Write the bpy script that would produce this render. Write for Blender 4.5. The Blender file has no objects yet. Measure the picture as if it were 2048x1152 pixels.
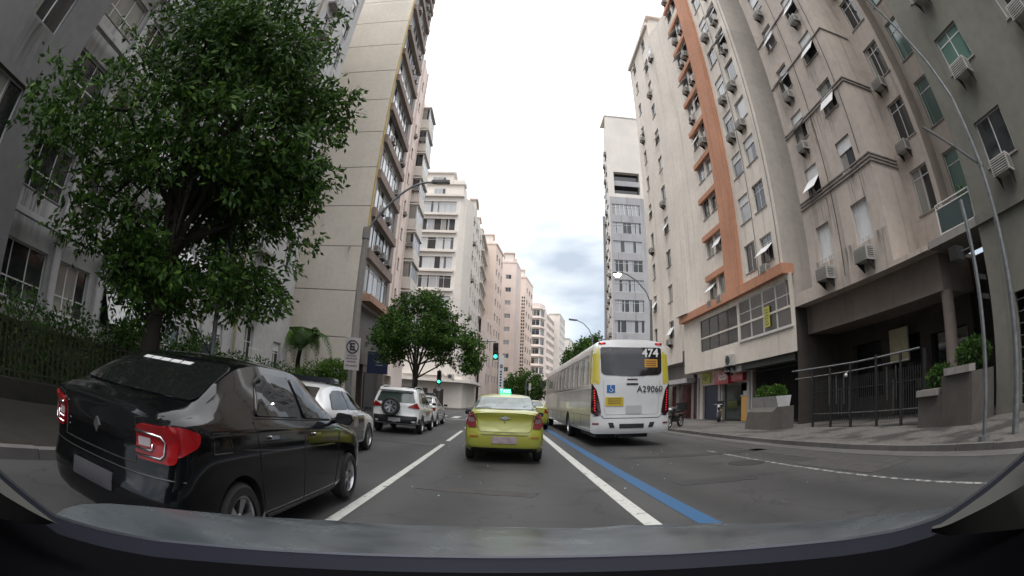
import bpy, bmesh, math, random
import numpy as np
from mathutils import Vector, Matrix
from mathutils.bvhtree import BVHTree
from mathutils.geometry import tessellate_polygon
R = math.radians
rnd = random.Random(7)
scene = bpy.context.scene
C = scene.collection

# ------------------------------------------------------------------ camera
CAM_H = 1.4
cam = bpy.data.cameras.new('dash_camera')
cam.type = 'PANO'
cam.panorama_type = 'FISHEYE_LENS_POLYNOMIAL'
cam.fisheye_fov = R(175)
cam.fisheye_polynomial_k0 = 0.0
cam.fisheye_polynomial_k1 = -5.98443178e-02
cam.fisheye_polynomial_k2 = -1.29217582e-04
cam.fisheye_polynomial_k3 = 4.81875356e-06
cam.fisheye_polynomial_k4 = -7.01209858e-07
cam.sensor_width = 36
cam.sensor_fit = 'HORIZONTAL'
cam.clip_start = 0.02
cam.clip_end = 2000
PITCH, YAW, ROLL = 0.24046, 0.011708, -0.036147
def cam_dir(x, y, z):
    c, s = math.cos(ROLL), math.sin(ROLL); x, z = c*x + s*z, -s*x + c*z
    c, s = math.cos(PITCH), math.sin(PITCH); y, z = c*y - s*z, s*y + c*z
    c, s = math.cos(YAW), math.sin(YAW); x, y = c*x + s*y, -s*x + c*y
    return Vector((x, y, z))
camo = bpy.data.objects.new('dash_camera', cam)
C.objects.link(camo)
rx, fy, uz = cam_dir(1, 0, 0), cam_dir(0, 1, 0), cam_dir(0, 0, 1)
camo.matrix_world = Matrix(((rx.x, uz.x, -fy.x, 0), (rx.y, uz.y, -fy.y, 0), (rx.z, uz.z, -fy.z, CAM_H), (0, 0, 0, 1)))
scene.camera = camo

# ------------------------------------------------------------------ world, sun, exposure
SUN_EL, SUN_ROT = R(62), R(205)
world = bpy.data.worlds.new('World'); scene.world = world; world.use_nodes = True
wt = world.node_tree; wn = wt.nodes; wl = wt.links
bg = wn['Background']; bg.inputs['Strength'].default_value = 0.1
sky = wn.new('ShaderNodeTexSky'); sky.sky_type = 'NISHITA'; sky.sun_disc = False
sky.sun_elevation = SUN_EL; sky.sun_rotation = SUN_ROT
tc = wn.new('ShaderNodeTexCoord')
mp = wn.new('ShaderNodeMapping'); mp.inputs['Scale'].default_value = (1.0, 1.0, 2.6)
wl.new(tc.outputs['Generated'], mp.inputs['Vector'])
nz = wn.new('ShaderNodeTexNoise'); nz.inputs['Scale'].default_value = 2.6; nz.inputs['Detail'].default_value = 5
nz.inputs['Roughness'].default_value = 0.55
wl.new(mp.outputs['Vector'], nz.inputs['Vector'])
rp = wn.new('ShaderNodeValToRGB'); rp.color_ramp.elements[0].position = 0.36; rp.color_ramp.elements[0].color = (0.9,)*3 + (1,)
rp.color_ramp.elements[1].position = 0.56; rp.color_ramp.elements[1].color = (0.97,)*3 + (1,)
wl.new(nz.outputs['Fac'], rp.inputs['Fac'])
nz2 = wn.new('ShaderNodeTexNoise'); nz2.inputs['Scale'].default_value = 3.1; nz2.inputs['Detail'].default_value = 4
wl.new(mp.outputs['Vector'], nz2.inputs['Vector'])
cr = wn.new('ShaderNodeValToRGB')
cr.color_ramp.elements[0].position = 0.37; cr.color_ramp.elements[0].color = (2.45, 2.8, 3.2, 1)
cr.color_ramp.elements[1].position = 0.75; cr.color_ramp.elements[1].color = (10.5, 10.6, 10.8, 1)
sepz = wn.new('ShaderNodeSeparateXYZ'); wl.new(tc.outputs['Generated'], sepz.inputs['Vector'])
zr = wn.new('ShaderNodeMapRange'); zr.inputs['From Min'].default_value = 0.0; zr.inputs['From Max'].default_value = 0.75; zr.inputs['To Min'].default_value = 0.0; zr.inputs['To Max'].default_value = 0.50
wl.new(sepz.outputs['Z'], zr.inputs['Value'])
za = wn.new('ShaderNodeMath'); za.operation = 'MULTIPLY_ADD'; wl.new(nz2.outputs['Fac'], za.inputs[0]); za.inputs[1].default_value = 0.55; wl.new(zr.outputs['Result'], za.inputs[2])
wl.new(za.outputs[0], cr.inputs['Fac'])
mx = wn.new('ShaderNodeMixRGB'); wl.new(rp.outputs['Color'], mx.inputs['Fac'])
wl.new(sky.outputs['Color'], mx.inputs['Color1']); wl.new(cr.outputs['Color'], mx.inputs['Color2'])
wl.new(mx.outputs['Color'], bg.inputs['Color'])
sun = bpy.data.lights.new('sun', 'SUN'); sun.energy = 0.6; sun.angle = R(20); sun.color = (1, 0.96, 0.9)
suno = bpy.data.objects.new('sun', sun); C.objects.link(suno)
az = SUN_ROT
sd = Vector((math.sin(az)*math.cos(SUN_EL), math.cos(az)*math.cos(SUN_EL), math.sin(SUN_EL)))
suno.rotation_euler = sd.to_track_quat('Z', 'Y').to_euler()
scene.view_settings.view_transform = 'Standard'; scene.view_settings.look = 'None'
scene.view_settings.exposure = 1.46; scene.view_settings.gamma = 1.0
scene.view_settings.use_curve_mapping = False
scene.render.engine = 'CYCLES'
scene.cycles.max_bounces = 6; scene.cycles.diffuse_bounces = 3; scene.cycles.glossy_bounces = 3
scene.cycles.transmission_bounces = 4; scene.cycles.transparent_max_bounces = 8
scene.cycles.use_denoising = True
scene.cycles.sample_clamp_indirect = 6
scene.cycles.caustics_reflective = False; scene.cycles.caustics_refractive = False

# ------------------------------------------------------------------ helpers
def tag(o, label=None, cat=None, group=None, kind=None):
    if label: o['label'] = label
    if cat: o['category'] = cat
    if group: o['group'] = group
    if kind: o['kind'] = kind
    return o
def empty(name, loc=(0, 0, 0), label=None, cat=None, group=None, rz=0):
    o = bpy.data.objects.new(name, None); C.objects.link(o); o.location = loc; o.rotation_euler.z = rz
    o.empty_display_size = 0.2
    return tag(o, label, cat, group)
def link(name, mesh, parent=None, loc=None, rot=None):
    o = bpy.data.objects.new(name, mesh); C.objects.link(o)
    if parent is not None: o.parent = parent
    if loc is not None: o.location = loc
    if rot is not None: o.rotation_euler = rot
    return o
def copy_tree(o, parent=None):
    c = o.copy(); C.objects.link(c); c.parent = parent
    for ch in list(o.children): copy_tree(ch, c)
    return c
class MB:
    def __init__(s): s.v = []; s.f = []; s.m = []
    def add(s, vs, fs, mi=0):
        b = len(s.v); s.v += [tuple(v) for v in vs]
        for f in fs: s.f.append([b+i for i in f]); s.m.append(mi)
    def quad(s, a, b, c, d, mi=0): s.add([a, b, c, d], [(0, 1, 2, 3)], mi)
    def box(s, x0, y0, z0, x1, y1, z1, mi=0):
        s.add([(x0,y0,z0),(x1,y0,z0),(x1,y1,z0),(x0,y1,z0),(x0,y0,z1),(x1,y0,z1),(x1,y1,z1),(x0,y1,z1)],
              [(0,3,2,1),(4,5,6,7),(0,1,5,4),(1,2,6,5),(2,3,7,6),(3,0,4,7)], mi)
    def obox(s, P, s0, t0, d0, s1, t1, d1, mi=0):
        vs = [P(s0,t0,d0),P(s1,t0,d0),P(s1,t0,d1),P(s0,t0,d1),P(s0,t1,d0),P(s1,t1,d0),P(s1,t1,d1),P(s0,t1,d1)]
        s.add(vs, [(0,1,2,3),(4,7,6,5),(0,4,5,1),(1,5,6,2),(2,6,7,3),(3,7,4,0)], mi)
    def tube(s, pts, r, n=8, mi=0, cap=True):
        pts = [Vector(p) for p in pts]; rs = r if isinstance(r, (list, tuple)) else [r]*len(pts)
        rings = []; prev = None
        for i, p in enumerate(pts):
            d = (pts[min(i+1, len(pts)-1)] - pts[max(i-1, 0)]).normalized()
            a = d.orthogonal().normalized() if prev is None else (prev - d*prev.dot(d)).normalized()
            prev = a; b = d.cross(a)
            rings.append([p + (a*math.cos(2*math.pi*k/n) + b*math.sin(2*math.pi*k/n))*rs[i] for k in range(n)])
        vs = [v for g in rings for v in g]; fs = []
        for i in range(len(pts)-1):
            for k in range(n):
                fs.append((i*n+k, i*n+(k+1) % n, (i+1)*n+(k+1) % n, (i+1)*n+k))
        if cap: fs.append(tuple(range(n-1, -1, -1))); fs.append(tuple((len(pts)-1)*n+k for k in range(n)))
        s.add(vs, fs, mi)
    def lathe(s, prof, axis='z', n=20, c=(0, 0, 0), mi=0):
        vs = []
        for r, h in prof:
            for k in range(n):
                a = 2*math.pi*k/n; p, q = r*math.cos(a), r*math.sin(a)
                if axis == 'z': v = (c[0]+p, c[1]+q, c[2]+h)
                elif axis == 'x': v = (c[0]+h, c[1]+p, c[2]+q)
                else: v = (c[0]+p, c[1]+h, c[2]+q)
                vs.append(v)
        fs = [(i*n+k, i*n+(k+1) % n, (i+1)*n+(k+1) % n, (i+1)*n+k) for i in range(len(prof)-1) for k in range(n)]
        s.add(vs, fs, mi)
    def prism(s, poly, P, d0, d1, mi=0):   # poly of (a,b), P(a,b,d)
        n = len(poly); vs = [P(a, b, d0) for a, b in poly] + [P(a, b, d1) for a, b in poly]
        s.add(vs, [tuple(range(n)), tuple(range(2*n-1, n-1, -1))] + [(i, n+i, n+(i+1) % n, (i+1) % n) for i in range(n)], mi)
    def mesh(s, name, mats, smooth=False, fix=True):
        me = bpy.data.meshes.new(name); me.from_pydata(s.v, [], s.f)
        for m in (mats if isinstance(mats, (list, tuple)) else [mats]): me.materials.append(m)
        if any(s.m): me.polygons.foreach_set('material_index', s.m)
        if fix:
            bm = bmesh.new(); bm.from_mesh(me); bmesh.ops.recalc_face_normals(bm, faces=bm.faces); bm.to_mesh(me); bm.free()
        if smooth:
            me.polygons.foreach_set('use_smooth', [True]*len(me.polygons))
            if smooth is not True: me.set_sharp_from_angle(angle=R(smooth))
        me.update(); return me
    def build(s, name, mats, parent=None, smooth=False, loc=None, rot=None, fix=True):
        return link(name, s.mesh(name, mats, smooth, fix), parent, loc, rot)

# ------------------------------------------------------------------ materials
MATS = {}
def new_mat(name):
    m = bpy.data.materials.new(name); m.use_nodes = True
    return m, m.node_tree.nodes, m.node_tree.links, m.node_tree.nodes['Principled BSDF']
def simple(name, col, rough=0.6, metal=0.0, coat=0.0, emit=None, es=1.0, var=0.0, scale=3.0, spec=None):
    if name in MATS: return MATS[name]
    m, n, l, b = new_mat(name)
    b.inputs['Base Color'].default_value = (*col, 1); b.inputs['Roughness'].default_value = rough
    b.inputs['Metallic'].default_value = metal
    if coat: b.inputs['Coat Weight'].default_value = coat; b.inputs['Coat Roughness'].default_value = 0.04
    if spec is not None: b.inputs['Specular IOR Level'].default_value = spec
    if emit: b.inputs['Emission Color'].default_value = (*emit, 1); b.inputs['Emission Strength'].default_value = es
    if var:
        t = n.new('ShaderNodeTexNoise'); t.inputs['Scale'].default_value = scale; t.inputs['Detail'].default_value = 6
        g = n.new('ShaderNodeNewGeometry'); l.new(g.outputs['Position'], t.inputs['Vector'])
        r = n.new('ShaderNodeValToRGB')
        r.color_ramp.elements[0].position = 0.3; r.color_ramp.elements[0].color = (*[c*(1-var) for c in col], 1)
        r.color_ramp.elements[1].position = 0.7; r.color_ramp.elements[1].color = (*[min(1, c*(1+var)) for c in col], 1)
        l.new(t.outputs['Fac'], r.inputs['Fac']); l.new(r.outputs['Color'], b.inputs['Base Color'])
    MATS[name] = m; return m
def plaster(name, col, grime=0.35, rough=0.85, streak=0.3, tile=False):
    """painted render: broad unevenness, run-off streaks below sills, small patches of wear"""
    if name in MATS: return MATS[name]
    m, n, l, b = new_mat(name); b.inputs['Roughness'].default_value = rough
    b.inputs['Specular IOR Level'].default_value = 0.25
    g = n.new('ShaderNodeNewGeometry')
    def noise(sc, det, mapscale):
        mpn = n.new('ShaderNodeMapping'); mpn.inputs['Scale'].default_value = mapscale
        l.new(g.outputs['Position'], mpn.inputs['Vector'])
        t = n.new('ShaderNodeTexNoise'); t.inputs['Scale'].default_value = sc; t.inputs['Detail'].default_value = det
        l.new(mpn.outputs['Vector'], t.inputs['Vector']); return t
    def ramp(src, p0, v0, p1, v1):
        r = n.new('ShaderNodeMapRange'); r.inputs['From Min'].default_value = p0; r.inputs['From Max'].default_value = p1
        r.inputs['To Min'].default_value = v0; r.inputs['To Max'].default_value = v1
        l.new(src, r.inputs['Value']); return r.outputs['Result']
    def mul(a, c):
        k = n.new('ShaderNodeMath'); k.operation = 'MULTIPLY'; l.new(a, k.inputs[0]); l.new(c, k.inputs[1]); return k.outputs[0]
    broad = ramp(noise(0.35, 3, (1, 1, 1)).outputs['Fac'], 0.3, 1-grime*0.5, 0.7, 1.06)
    stk = ramp(noise(1.0, 4, (2.6, 2.6, 0.12)).outputs['Fac'], 0.30, 1-streak, 0.44, 1.0)
    fine = ramp(noise(3.5, 8, (1, 1, 1)).outputs['Fac'], 0.3, 1-grime*0.3, 0.6, 1.03)
    f = mul(mul(broad, stk), fine)
    mixc = n.new('ShaderNodeVectorMath'); mixc.operation = 'SCALE'; mixc.inputs[0].default_value = col
    l.new(f, mixc.inputs['Scale']); l.new(mixc.outputs['Vector'], b.inputs['Base Color'])
    bp = n.new('ShaderNodeBump'); bp.inputs['Strength'].default_value = 0.18; bp.inputs['Distance'].default_value = 0.02
    l.new(noise(9, 6, (1, 1, 1)).outputs['Fac'], bp.inputs['Height']); l.new(bp.outputs['Normal'], b.inputs['Normal'])
    MATS[name] = m; return m
def window_glass(name, dark, cloth, amount=0.5, rough=0.06):
    """pane with a dim room behind it and, in some panes, a curtain"""
    if name in MATS: return MATS[name]
    m, n, l, b = new_mat(name); b.inputs['Roughness'].default_value = rough
    b.inputs['Specular IOR Level'].default_value = 0.8
    oi = n.new('ShaderNodeObjectInfo'); tcn = n.new('ShaderNodeTexCoord')
    wv = n.new('ShaderNodeTexNoise'); wv.inputs['Scale'].default_value = 3.0
    mpn = n.new('ShaderNodeMapping'); mpn.inputs['Scale'].default_value = (6, 1, 0.25)
    l.new(tcn.outputs['Object'], mpn.inputs['Vector']); l.new(mpn.outputs['Vector'], wv.inputs['Vector'])
    cm = n.new('ShaderNodeMixRGB'); cm.inputs['Color1'].default_value = (*[c*0.6 for c in cloth], 1); cm.inputs['Color2'].default_value = (*cloth, 1)
    l.new(wv.outputs['Fac'], cm.inputs['Fac'])
    # curtain covers one side of the pane, by an amount that differs window to window
    sx = n.new('ShaderNodeSeparateXYZ'); l.new(tcn.outputs['Generated'], sx.inputs['Vector'])
    gt = n.new('ShaderNodeMath'); gt.operation = 'LESS_THAN'
    sc = n.new('ShaderNodeMath'); sc.operation = 'MULTIPLY_ADD'; l.new(oi.outputs['Random'], sc.inputs[0]); sc.inputs[1].default_value = 1.6; sc.inputs[2].default_value = amount - 1.0
    l.new(sx.outputs['X'], gt.inputs[0]); l.new(sc.outputs[0], gt.inputs[1])
    mm = n.new('ShaderNodeMixRGB'); l.new(gt.outputs[0], mm.inputs['Fac'])
    mm.inputs['Color1'].default_value = (*dark, 1); l.new(cm.outputs['Color'], mm.inputs['Color2'])
    l.new(mm.outputs['Color'], b.inputs['Base Color'])
    MATS[name] = m; return m

def asphalt():
    m, n, l, b = new_mat('asphalt'); g = n.new('ShaderNodeNewGeometry')
    def noise(sc, det, ms=(1, 1, 1)):
        q = n.new('ShaderNodeMapping'); q.inputs['Scale'].default_value = ms; l.new(g.outputs['Position'], q.inputs['Vector'])
        t = n.new('ShaderNodeTexNoise'); t.inputs['Scale'].default_value = sc; t.inputs['Detail'].default_value = det
        l.new(q.outputs['Vector'], t.inputs['Vector']); return t.outputs['Fac']
    r = n.new('ShaderNodeValToRGB'); r.color_ramp.elements[0].position = .3; r.color_ramp.elements[1].position = .7
    r.color_ramp.elements[0].color = (.029, .0285, .0285, 1); r.color_ramp.elements[1].color = (.052, .051, .050, 1)
    l.new(noise(0.5, 5, (1, .25, 1)), r.inputs['Fac'])
    r2 = n.new('ShaderNodeValToRGB'); r2.color_ramp.elements[0].position = .25; r2.color_ramp.elements[1].position = .75
    r2.color_ramp.elements[0].color = (.72, .72, .72, 1); r2.color_ramp.elements[1].color = (1.25, 1.25, 1.25, 1)
    l.new(noise(60, 3), r2.inputs['Fac'])
    mxx = n.new('ShaderNodeMixRGB'); mxx.blend_type = 'MULTIPLY'; mxx.inputs['Fac'].default_value = 1
    l.new(r.outputs['Color'], mxx.inputs['Color1']); l.new(r2.outputs['Color'], mxx.inputs['Color2'])
    # dark repair and oil stains
    r3 = n.new('ShaderNodeValToRGB'); r3.color_ramp.elements[0].position = .30; r3.color_ramp.elements[1].position = .40
    r3.color_ramp.elements[0].color = (.62, .62, .62, 1); r3.color_ramp.elements[1].color = (1, 1, 1, 1)
    l.new(noise(0.9, 6), r3.inputs['Fac'])
    m4 = n.new('ShaderNodeMixRGB'); m4.blend_type = 'MULTIPLY'; m4.inputs['Fac'].default_value = 1
    l.new(mxx.outputs['Color'], m4.inputs['Color1']); l.new(r3.outputs['Color'], m4.inputs['Color2'])
    # darker oil band down the middle of each lane, lighter worn wheel tracks
    sxx = n.new('ShaderNodeSeparateXYZ'); l.new(g.outputs['Position'], sxx.inputs['Vector'])
    wob = n.new('ShaderNodeMath'); wob.operation = 'MULTIPLY_ADD'; l.new(noise(.35, 3), wob.inputs[0]); wob.inputs[1].default_value = 1.3; l.new(sxx.outputs['X'], wob.inputs[2])
    sn = n.new('ShaderNodeMath'); sn.operation = 'MULTIPLY'; l.new(wob.outputs[0], sn.inputs[0]); sn.inputs[1].default_value = 2*math.pi/1.7
    cs = n.new('ShaderNodeMath'); cs.operation = 'COSINE'; l.new(sn.outputs[0], cs.inputs[0])
    mr = n.new('ShaderNodeMapRange'); mr.inputs['From Min'].default_value = -1; mr.inputs['To Min'].default_value = 1.18; mr.inputs['To Max'].default_value = .78; l.new(cs.outputs[0], mr.inputs['Value'])
    scv = n.new('ShaderNodeVectorMath'); scv.operation = 'SCALE'; l.new(m4.outputs['Color'], scv.inputs[0]); l.new(mr.outputs['Result'], scv.inputs['Scale'])
    # cracks
    vo = n.new('ShaderNodeTexVoronoi'); vo.feature = 'DISTANCE_TO_EDGE'; vo.inputs['Scale'].default_value = 0.5
    nn = n.new('ShaderNodeTexNoise'); nn.inputs['Scale'].default_value = 1.5; nn.inputs['Detail'].default_value = 6
    l.new(g.outputs['Position'], nn.inputs['Vector'])
    ad = n.new('ShaderNodeMixRGB'); ad.blend_type = 'ADD'; ad.inputs['Fac'].default_value = 0.9
    l.new(g.outputs['Position'], ad.inputs['Color1']); l.new(nn.outputs['Color'], ad.inputs['Color2']); l.new(ad.outputs['Color'], vo.inputs['Vector'])
    r5 = n.new('ShaderNodeValToRGB'); r5.color_ramp.elements[0].position = .0; r5.color_ramp.elements[1].position = .010
    r5.color_ramp.elements[0].color = (.5, .5, .5, 1); r5.color_ramp.elements[1].color = (1, 1, 1, 1)
    l.new(vo.outputs['Distance'], r5.inputs['Fac'])
    m5 = n.new('ShaderNodeMixRGB'); m5.blend_type = 'MULTIPLY'; m5.inputs['Fac'].default_value = 1
    l.new(scv.outputs['Vector'], m5.inputs['Color1']); l.new(r5.outputs['Color'], m5.inputs['Color2'])
    l.new(m5.outputs['Color'], b.inputs['Base Color']); b.inputs['Roughness'].default_value = 0.72
    bp = n.new('ShaderNodeBump'); bp.inputs['Strength'].default_value = .35; bp.inputs['Distance'].default_value = .01
    l.new(noise(45, 4), bp.inputs['Height']); l.new(bp.outputs['Normal'], b.inputs['Normal'])
    return m
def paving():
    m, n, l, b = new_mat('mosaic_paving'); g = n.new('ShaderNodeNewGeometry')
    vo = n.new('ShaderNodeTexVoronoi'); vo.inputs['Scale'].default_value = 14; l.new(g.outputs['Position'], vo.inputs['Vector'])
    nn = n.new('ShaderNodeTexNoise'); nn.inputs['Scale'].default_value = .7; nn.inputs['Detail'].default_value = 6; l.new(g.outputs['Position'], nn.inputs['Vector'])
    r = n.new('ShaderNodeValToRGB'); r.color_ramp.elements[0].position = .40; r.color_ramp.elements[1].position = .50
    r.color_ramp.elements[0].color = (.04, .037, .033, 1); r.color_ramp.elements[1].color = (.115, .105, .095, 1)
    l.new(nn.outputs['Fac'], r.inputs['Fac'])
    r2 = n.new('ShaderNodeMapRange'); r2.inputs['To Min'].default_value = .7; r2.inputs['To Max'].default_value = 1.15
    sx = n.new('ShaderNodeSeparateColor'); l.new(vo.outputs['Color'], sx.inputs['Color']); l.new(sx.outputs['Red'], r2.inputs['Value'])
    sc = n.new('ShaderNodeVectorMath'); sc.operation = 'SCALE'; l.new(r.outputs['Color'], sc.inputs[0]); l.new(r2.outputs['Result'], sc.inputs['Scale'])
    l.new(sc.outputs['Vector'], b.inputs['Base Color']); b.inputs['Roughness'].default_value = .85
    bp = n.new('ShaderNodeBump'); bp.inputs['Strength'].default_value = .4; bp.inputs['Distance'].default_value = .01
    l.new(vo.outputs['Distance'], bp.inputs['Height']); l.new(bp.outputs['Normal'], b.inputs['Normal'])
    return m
def leaf_mat(name, col, col2):
    m, n, l, b = new_mat(name); g = n.new('ShaderNodeNewGeometry')
    r = n.new('ShaderNodeMixRGB'); r.inputs['Color1'].default_value = (*col, 1); r.inputs['Color2'].default_value = (*col2, 1)
    l.new(g.outputs['Random Per Island'], r.inputs['Fac'])
    l.new(r.outputs['Color'], b.inputs['Base Color']); b.inputs['Roughness'].default_value = .5; b.inputs['Specular IOR Level'].default_value = .25
    tr = n.new('ShaderNodeBsdfTranslucent'); l.new(r.outputs['Color'], tr.inputs['Color'])
    ms = n.new('ShaderNodeMixShader'); ms.inputs['Fac'].default_value = .3
    l.new(b.outputs['BSDF'], ms.inputs[1]); l.new(tr.outputs['BSDF'], ms.inputs[2]); l.new(ms.outputs['Shader'], n['Material Output'].inputs['Surface'])
    return m
def worn_paint(name, col, wear=0.42):
    m, n, l, b = new_mat(name); g = n.new('ShaderNodeNewGeometry')
    t = n.new('ShaderNodeTexNoise'); t.inputs['Scale'].default_value = 7; t.inputs['Detail'].default_value = 9; t.inputs['Roughness'].default_value = .7
    l.new(g.outputs['Position'], t.inputs['Vector'])
    r = n.new('ShaderNodeValToRGB'); r.color_ramp.elements[0].position = wear-.06; r.color_ramp.elements[1].position = wear+.02
    r.color_ramp.elements[0].color = (.07, .07, .07, 1); r.color_ramp.elements[1].color = (*col, 1)
    l.new(t.outputs['Fac'], r.inputs['Fac']); l.new(r.outputs['Color'], b.inputs['Base Color']); b.inputs['Roughness'].default_value = .7
    return m
M_ASPH = asphalt(); M_PAVE = paving(); M_PAVE_SHADE = plaster('shaded_mosaic_paving', (.034, .032, .027), .5, .9, .1)  # left pavement copy: tree shade and lens falloff put into its colour
M_KERB = plaster('kerb_granite', (.16, .15, .145), .5, .9, .1)
M_WHITE_LINE = worn_paint('white_line_paint', (.5, .5, .47), .42)
M_THIN_LINE = worn_paint('thin_line_paint', (.30, .30, .285), .52)
M_BLUE_LINE = worn_paint('blue_line_paint', (.018, .088, .20), .41)
M_CREAM = plaster('cream_render', (.70, .635, .56), .2, streak=.2)
M_BEIGE = plaster('beige_render', (.63, .575, .495), .14, streak=.05)
M_PINK = plaster('dusty_pink_render', (.50, .435, .385), .26, streak=.28)
M_GREYWALL = plaster('side_grey_render', (.44, .405, .365), .25, streak=.08)  # side wall coloured darker than the cream front
M_EDGE_DARK = plaster('edge_dark_render', (.165, .16, .158), .3, streak=.12)  # lens edge darkening put into the nearest left block's wall colour
M_WHITEWALL = plaster('old_white_render', (.46, .455, .45), .35, streak=.3)
M_GREEN_GREY = plaster('green_grey_render', (.19, .185, .158), .3, streak=.15)
M_ORANGE = plaster('orange_band_paint', (.50, .25, .155), .3, streak=.2)
M_SALMON = plaster('salmon_ledge', (.42, .25, .18), .3)
M_BROWN = plaster('brown_spandrel', (.26, .205, .18), .3)
M_PEACH = plaster('peach_render', (.80, .66, .57), .12, streak=.06)
M_ROSE = plaster('rose_render', (.74, .63, .57), .14, streak=.08)
M_BLUEGREY = plaster('blue_grey_spandrel', (.37, .365, .375), .2)
M_PALE = plaster('pale_cream_render', (.66, .615, .56), .14, streak=.06)
M_STONE = plaster('brown_marble', (.11, .09, .075), .6, .4, .5)
M_SHADE_STONE = plaster('shaded_stone', (.035, .033, .026), .6, .9, .4)  # near-black: shade under the big tree put into the plinth colour
M_CONC = plaster('concrete', (.30, .28, .26), .4, streak=.25)
M_PORT = plaster('portico_render', (.23, .19, .165), .3, streak=.2); M_PORT_SHADE = plaster('shaded_portico_render', (.06, .052, .046), .3, streak=.2)  # second copy: shade of the portico recess put into the wall colour
M_DIMCONC = plaster('dim_concrete', (.11, .10, .09), .4, streak=.25)
M_DARKSTONE = plaster('dark_stone', (.05, .045, .042), .4, .6)
M_FRAME = simple('aluminium_frame', (.55, .55, .55), .4, .3)
M_WFRAME = simple('white_frame', (.62, .62, .6), .5)
M_DFRAME = simple('dark_frame', (.06, .06, .06), .5)
M_SHUT = simple('white_shutter', (.62, .62, .62), .6, var=.08, scale=2)
M_SILL = plaster('sill_stone', (.30, .27, .25), .4)
M_GLASS = window_glass('window_glass', (.018, .02, .022), (.32, .31, .28), .45)
M_GLASS_L = window_glass('curtained_glass', (.03, .033, .036), (.42, .42, .43), .95)
M_GLASS_W = window_glass('pale_sky_curtain_glass', (.10, .11, .12), (.62, .63, .64), 1.15, .04)  # sky reflected in the strip windows put into the pale pane colours
M_GLASS_G = window_glass('green_glass', (.03, .075, .06), (.10, .20, .16), 1.1)
M_GLASS_D = simple('dark_glass', (.012, .013, .015), .05, spec=.8)
M_VOID = simple('dark_opening', (.012, .011, .011), .8)
M_AC = simple('ac_casing', (.42, .40, .37), .55, var=.15, scale=4)
M_ACG = simple('ac_grille', (.06, .06, .06), .6)
M_METAL = simple('galvanised_metal', (.17, .175, .18), .5, .5, var=.25, scale=6)
M_BLKMETAL = simple('black_iron', (.02, .02, .02), .5)
M_BARK = plaster('bark', (.032, .027, .021), .6, .95, .4)
M_LEAF = leaf_mat('leaf_dark', (.02, .052, .009), (.055, .12, .018))
M_LEAF2 = leaf_mat('leaf_bright', (.06, .135, .018), (.12, .215, .03))
M_RUB = simple('tyre_rubber', (.022, .022, .022), .8)
M_RIM = simple('alloy_rim', (.5, .5, .52), .3, .9)
M_PLATE = simple('number_plate', (.45, .42, .43), .6)
M_CHROME = simple('chrome', (.75, .75, .76), .12, 1)
M_BLKPLASTIC = simple('black_plastic', (.018, .018, .02), .5)
M_TAILRED = simple('tail_lamp_red', (.26, .004, .006), .22, coat=.3)
M_TAILLIT = simple('tail_lamp_lit', (.5, .01, .02), .2, emit=(1, .03, .05), es=.35)
M_TAILCLEAR = simple('tail_lamp_clear', (.35, .30, .31), .1, coat=1)
M_WHITEP = simple('white_car_paint', (.80, .80, .80), .25, coat=1)
M_BLACKP = simple('black_car_paint', (.003, .0034, .004), .1, coat=.35, spec=.3)
M_YELLOWP = simple('taxi_yellow_paint', (.31, .315, .045), .3, coat=.7)
M_SILVER = simple('bus_silver_paint', (.60, .60, .60), .3, coat=.6, var=.1, scale=.8)
M_BUSYEL = simple('bus_yellow_vinyl', (.50, .42, .05), .35, coat=.5)
M_CARGLASS = simple('car_glass', (.010, .012, .012), .06, spec=.5)
M_CARGLASS2 = simple('car_glass_green', (.035, .055, .048), .06, spec=.8)

# ------------------------------------------------------------------ ground, road, pavements
def polyslab(name, poly, z0, z1, m, parent=None, kind='structure'):
    mb = MB(); mb.prism(poly, lambda a, b, d: (a, b, d), z1, z0)
    o = mb.build(name, m, parent); 
    if kind: o['kind'] = kind
    return o
mb = MB(); mb.quad((-900, -700, -.06), (900, -700, -.06), (900, 900, -.06), (-900, 900, -.06)); g = mb.build('ground', simple('far_ground', (.16, .15, .13), .9, var=.2, scale=.05)); g['kind'] = 'structure'
mb = MB(); mb.quad((-60, -40, 0), (80, -40, 0), (80, 330, 0), (-60, 330, 0)); g = mb.build('road', M_ASPH); g['kind'] = 'structure'
KL, KR = -5.05, 7.9
pv = polyslab('pavement', [(KR+.16, -15), (40, -15), (40, 42), (10.5, 42), (9.1, 41.3), (8.3, 40), (KR+.16, 38.5)], -.02, .12, M_PAVE)
pvl = polyslab('pavement', [(KL-.16, -15), (KL-.16, 31.5), (KL-.5, 33.5), (KL-1.8, 35.2), (-8, 36), (-9.5, 47), (-30, 47), (-30, -15)], -.02, .12, M_PAVE_SHADE)
polyslab('pavement', [(-30, 60), (-7, 60), (-5.2, 61.5), (-3.6, 66), (-2.2, 80), (1.2, 100), (6.5, 122), (16, 150), (30, 195), (-30, 250)], -.02, .12, M_PAVE)
polyslab('pavement', [(13, 60), (60, 60), (60, 200), (42, 195), (28, 150), (19.5, 120), (14.5, 98), (12, 80), (11.5, 62)], -.02, .12, M_PAVE)
ks = MB(); ks.box(0, 0.008, -.02, .16, .992, .125); kme = ks.mesh('kerb_stone', M_KERB)
for i in range(-4, 38):
    o = link('kerb_stone', kme, pv, (KR + rnd.uniform(-.006, .006), i, rnd.uniform(-.006, .004)))
for i in range(-4, 31):
    link('kerb_stone', kme, pvl, (KL-.16 + rnd.uniform(-.006, .006), i, rnd.uniform(-.006, .004)))
mb = MB(); mb.box(KR-.5, -10, 0, KR, 38, .006); o = mb.build('gutter', plaster('gutter_concrete', (.12, .115, .11), .5, .9, .1)); o['kind'] = 'structure'
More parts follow.
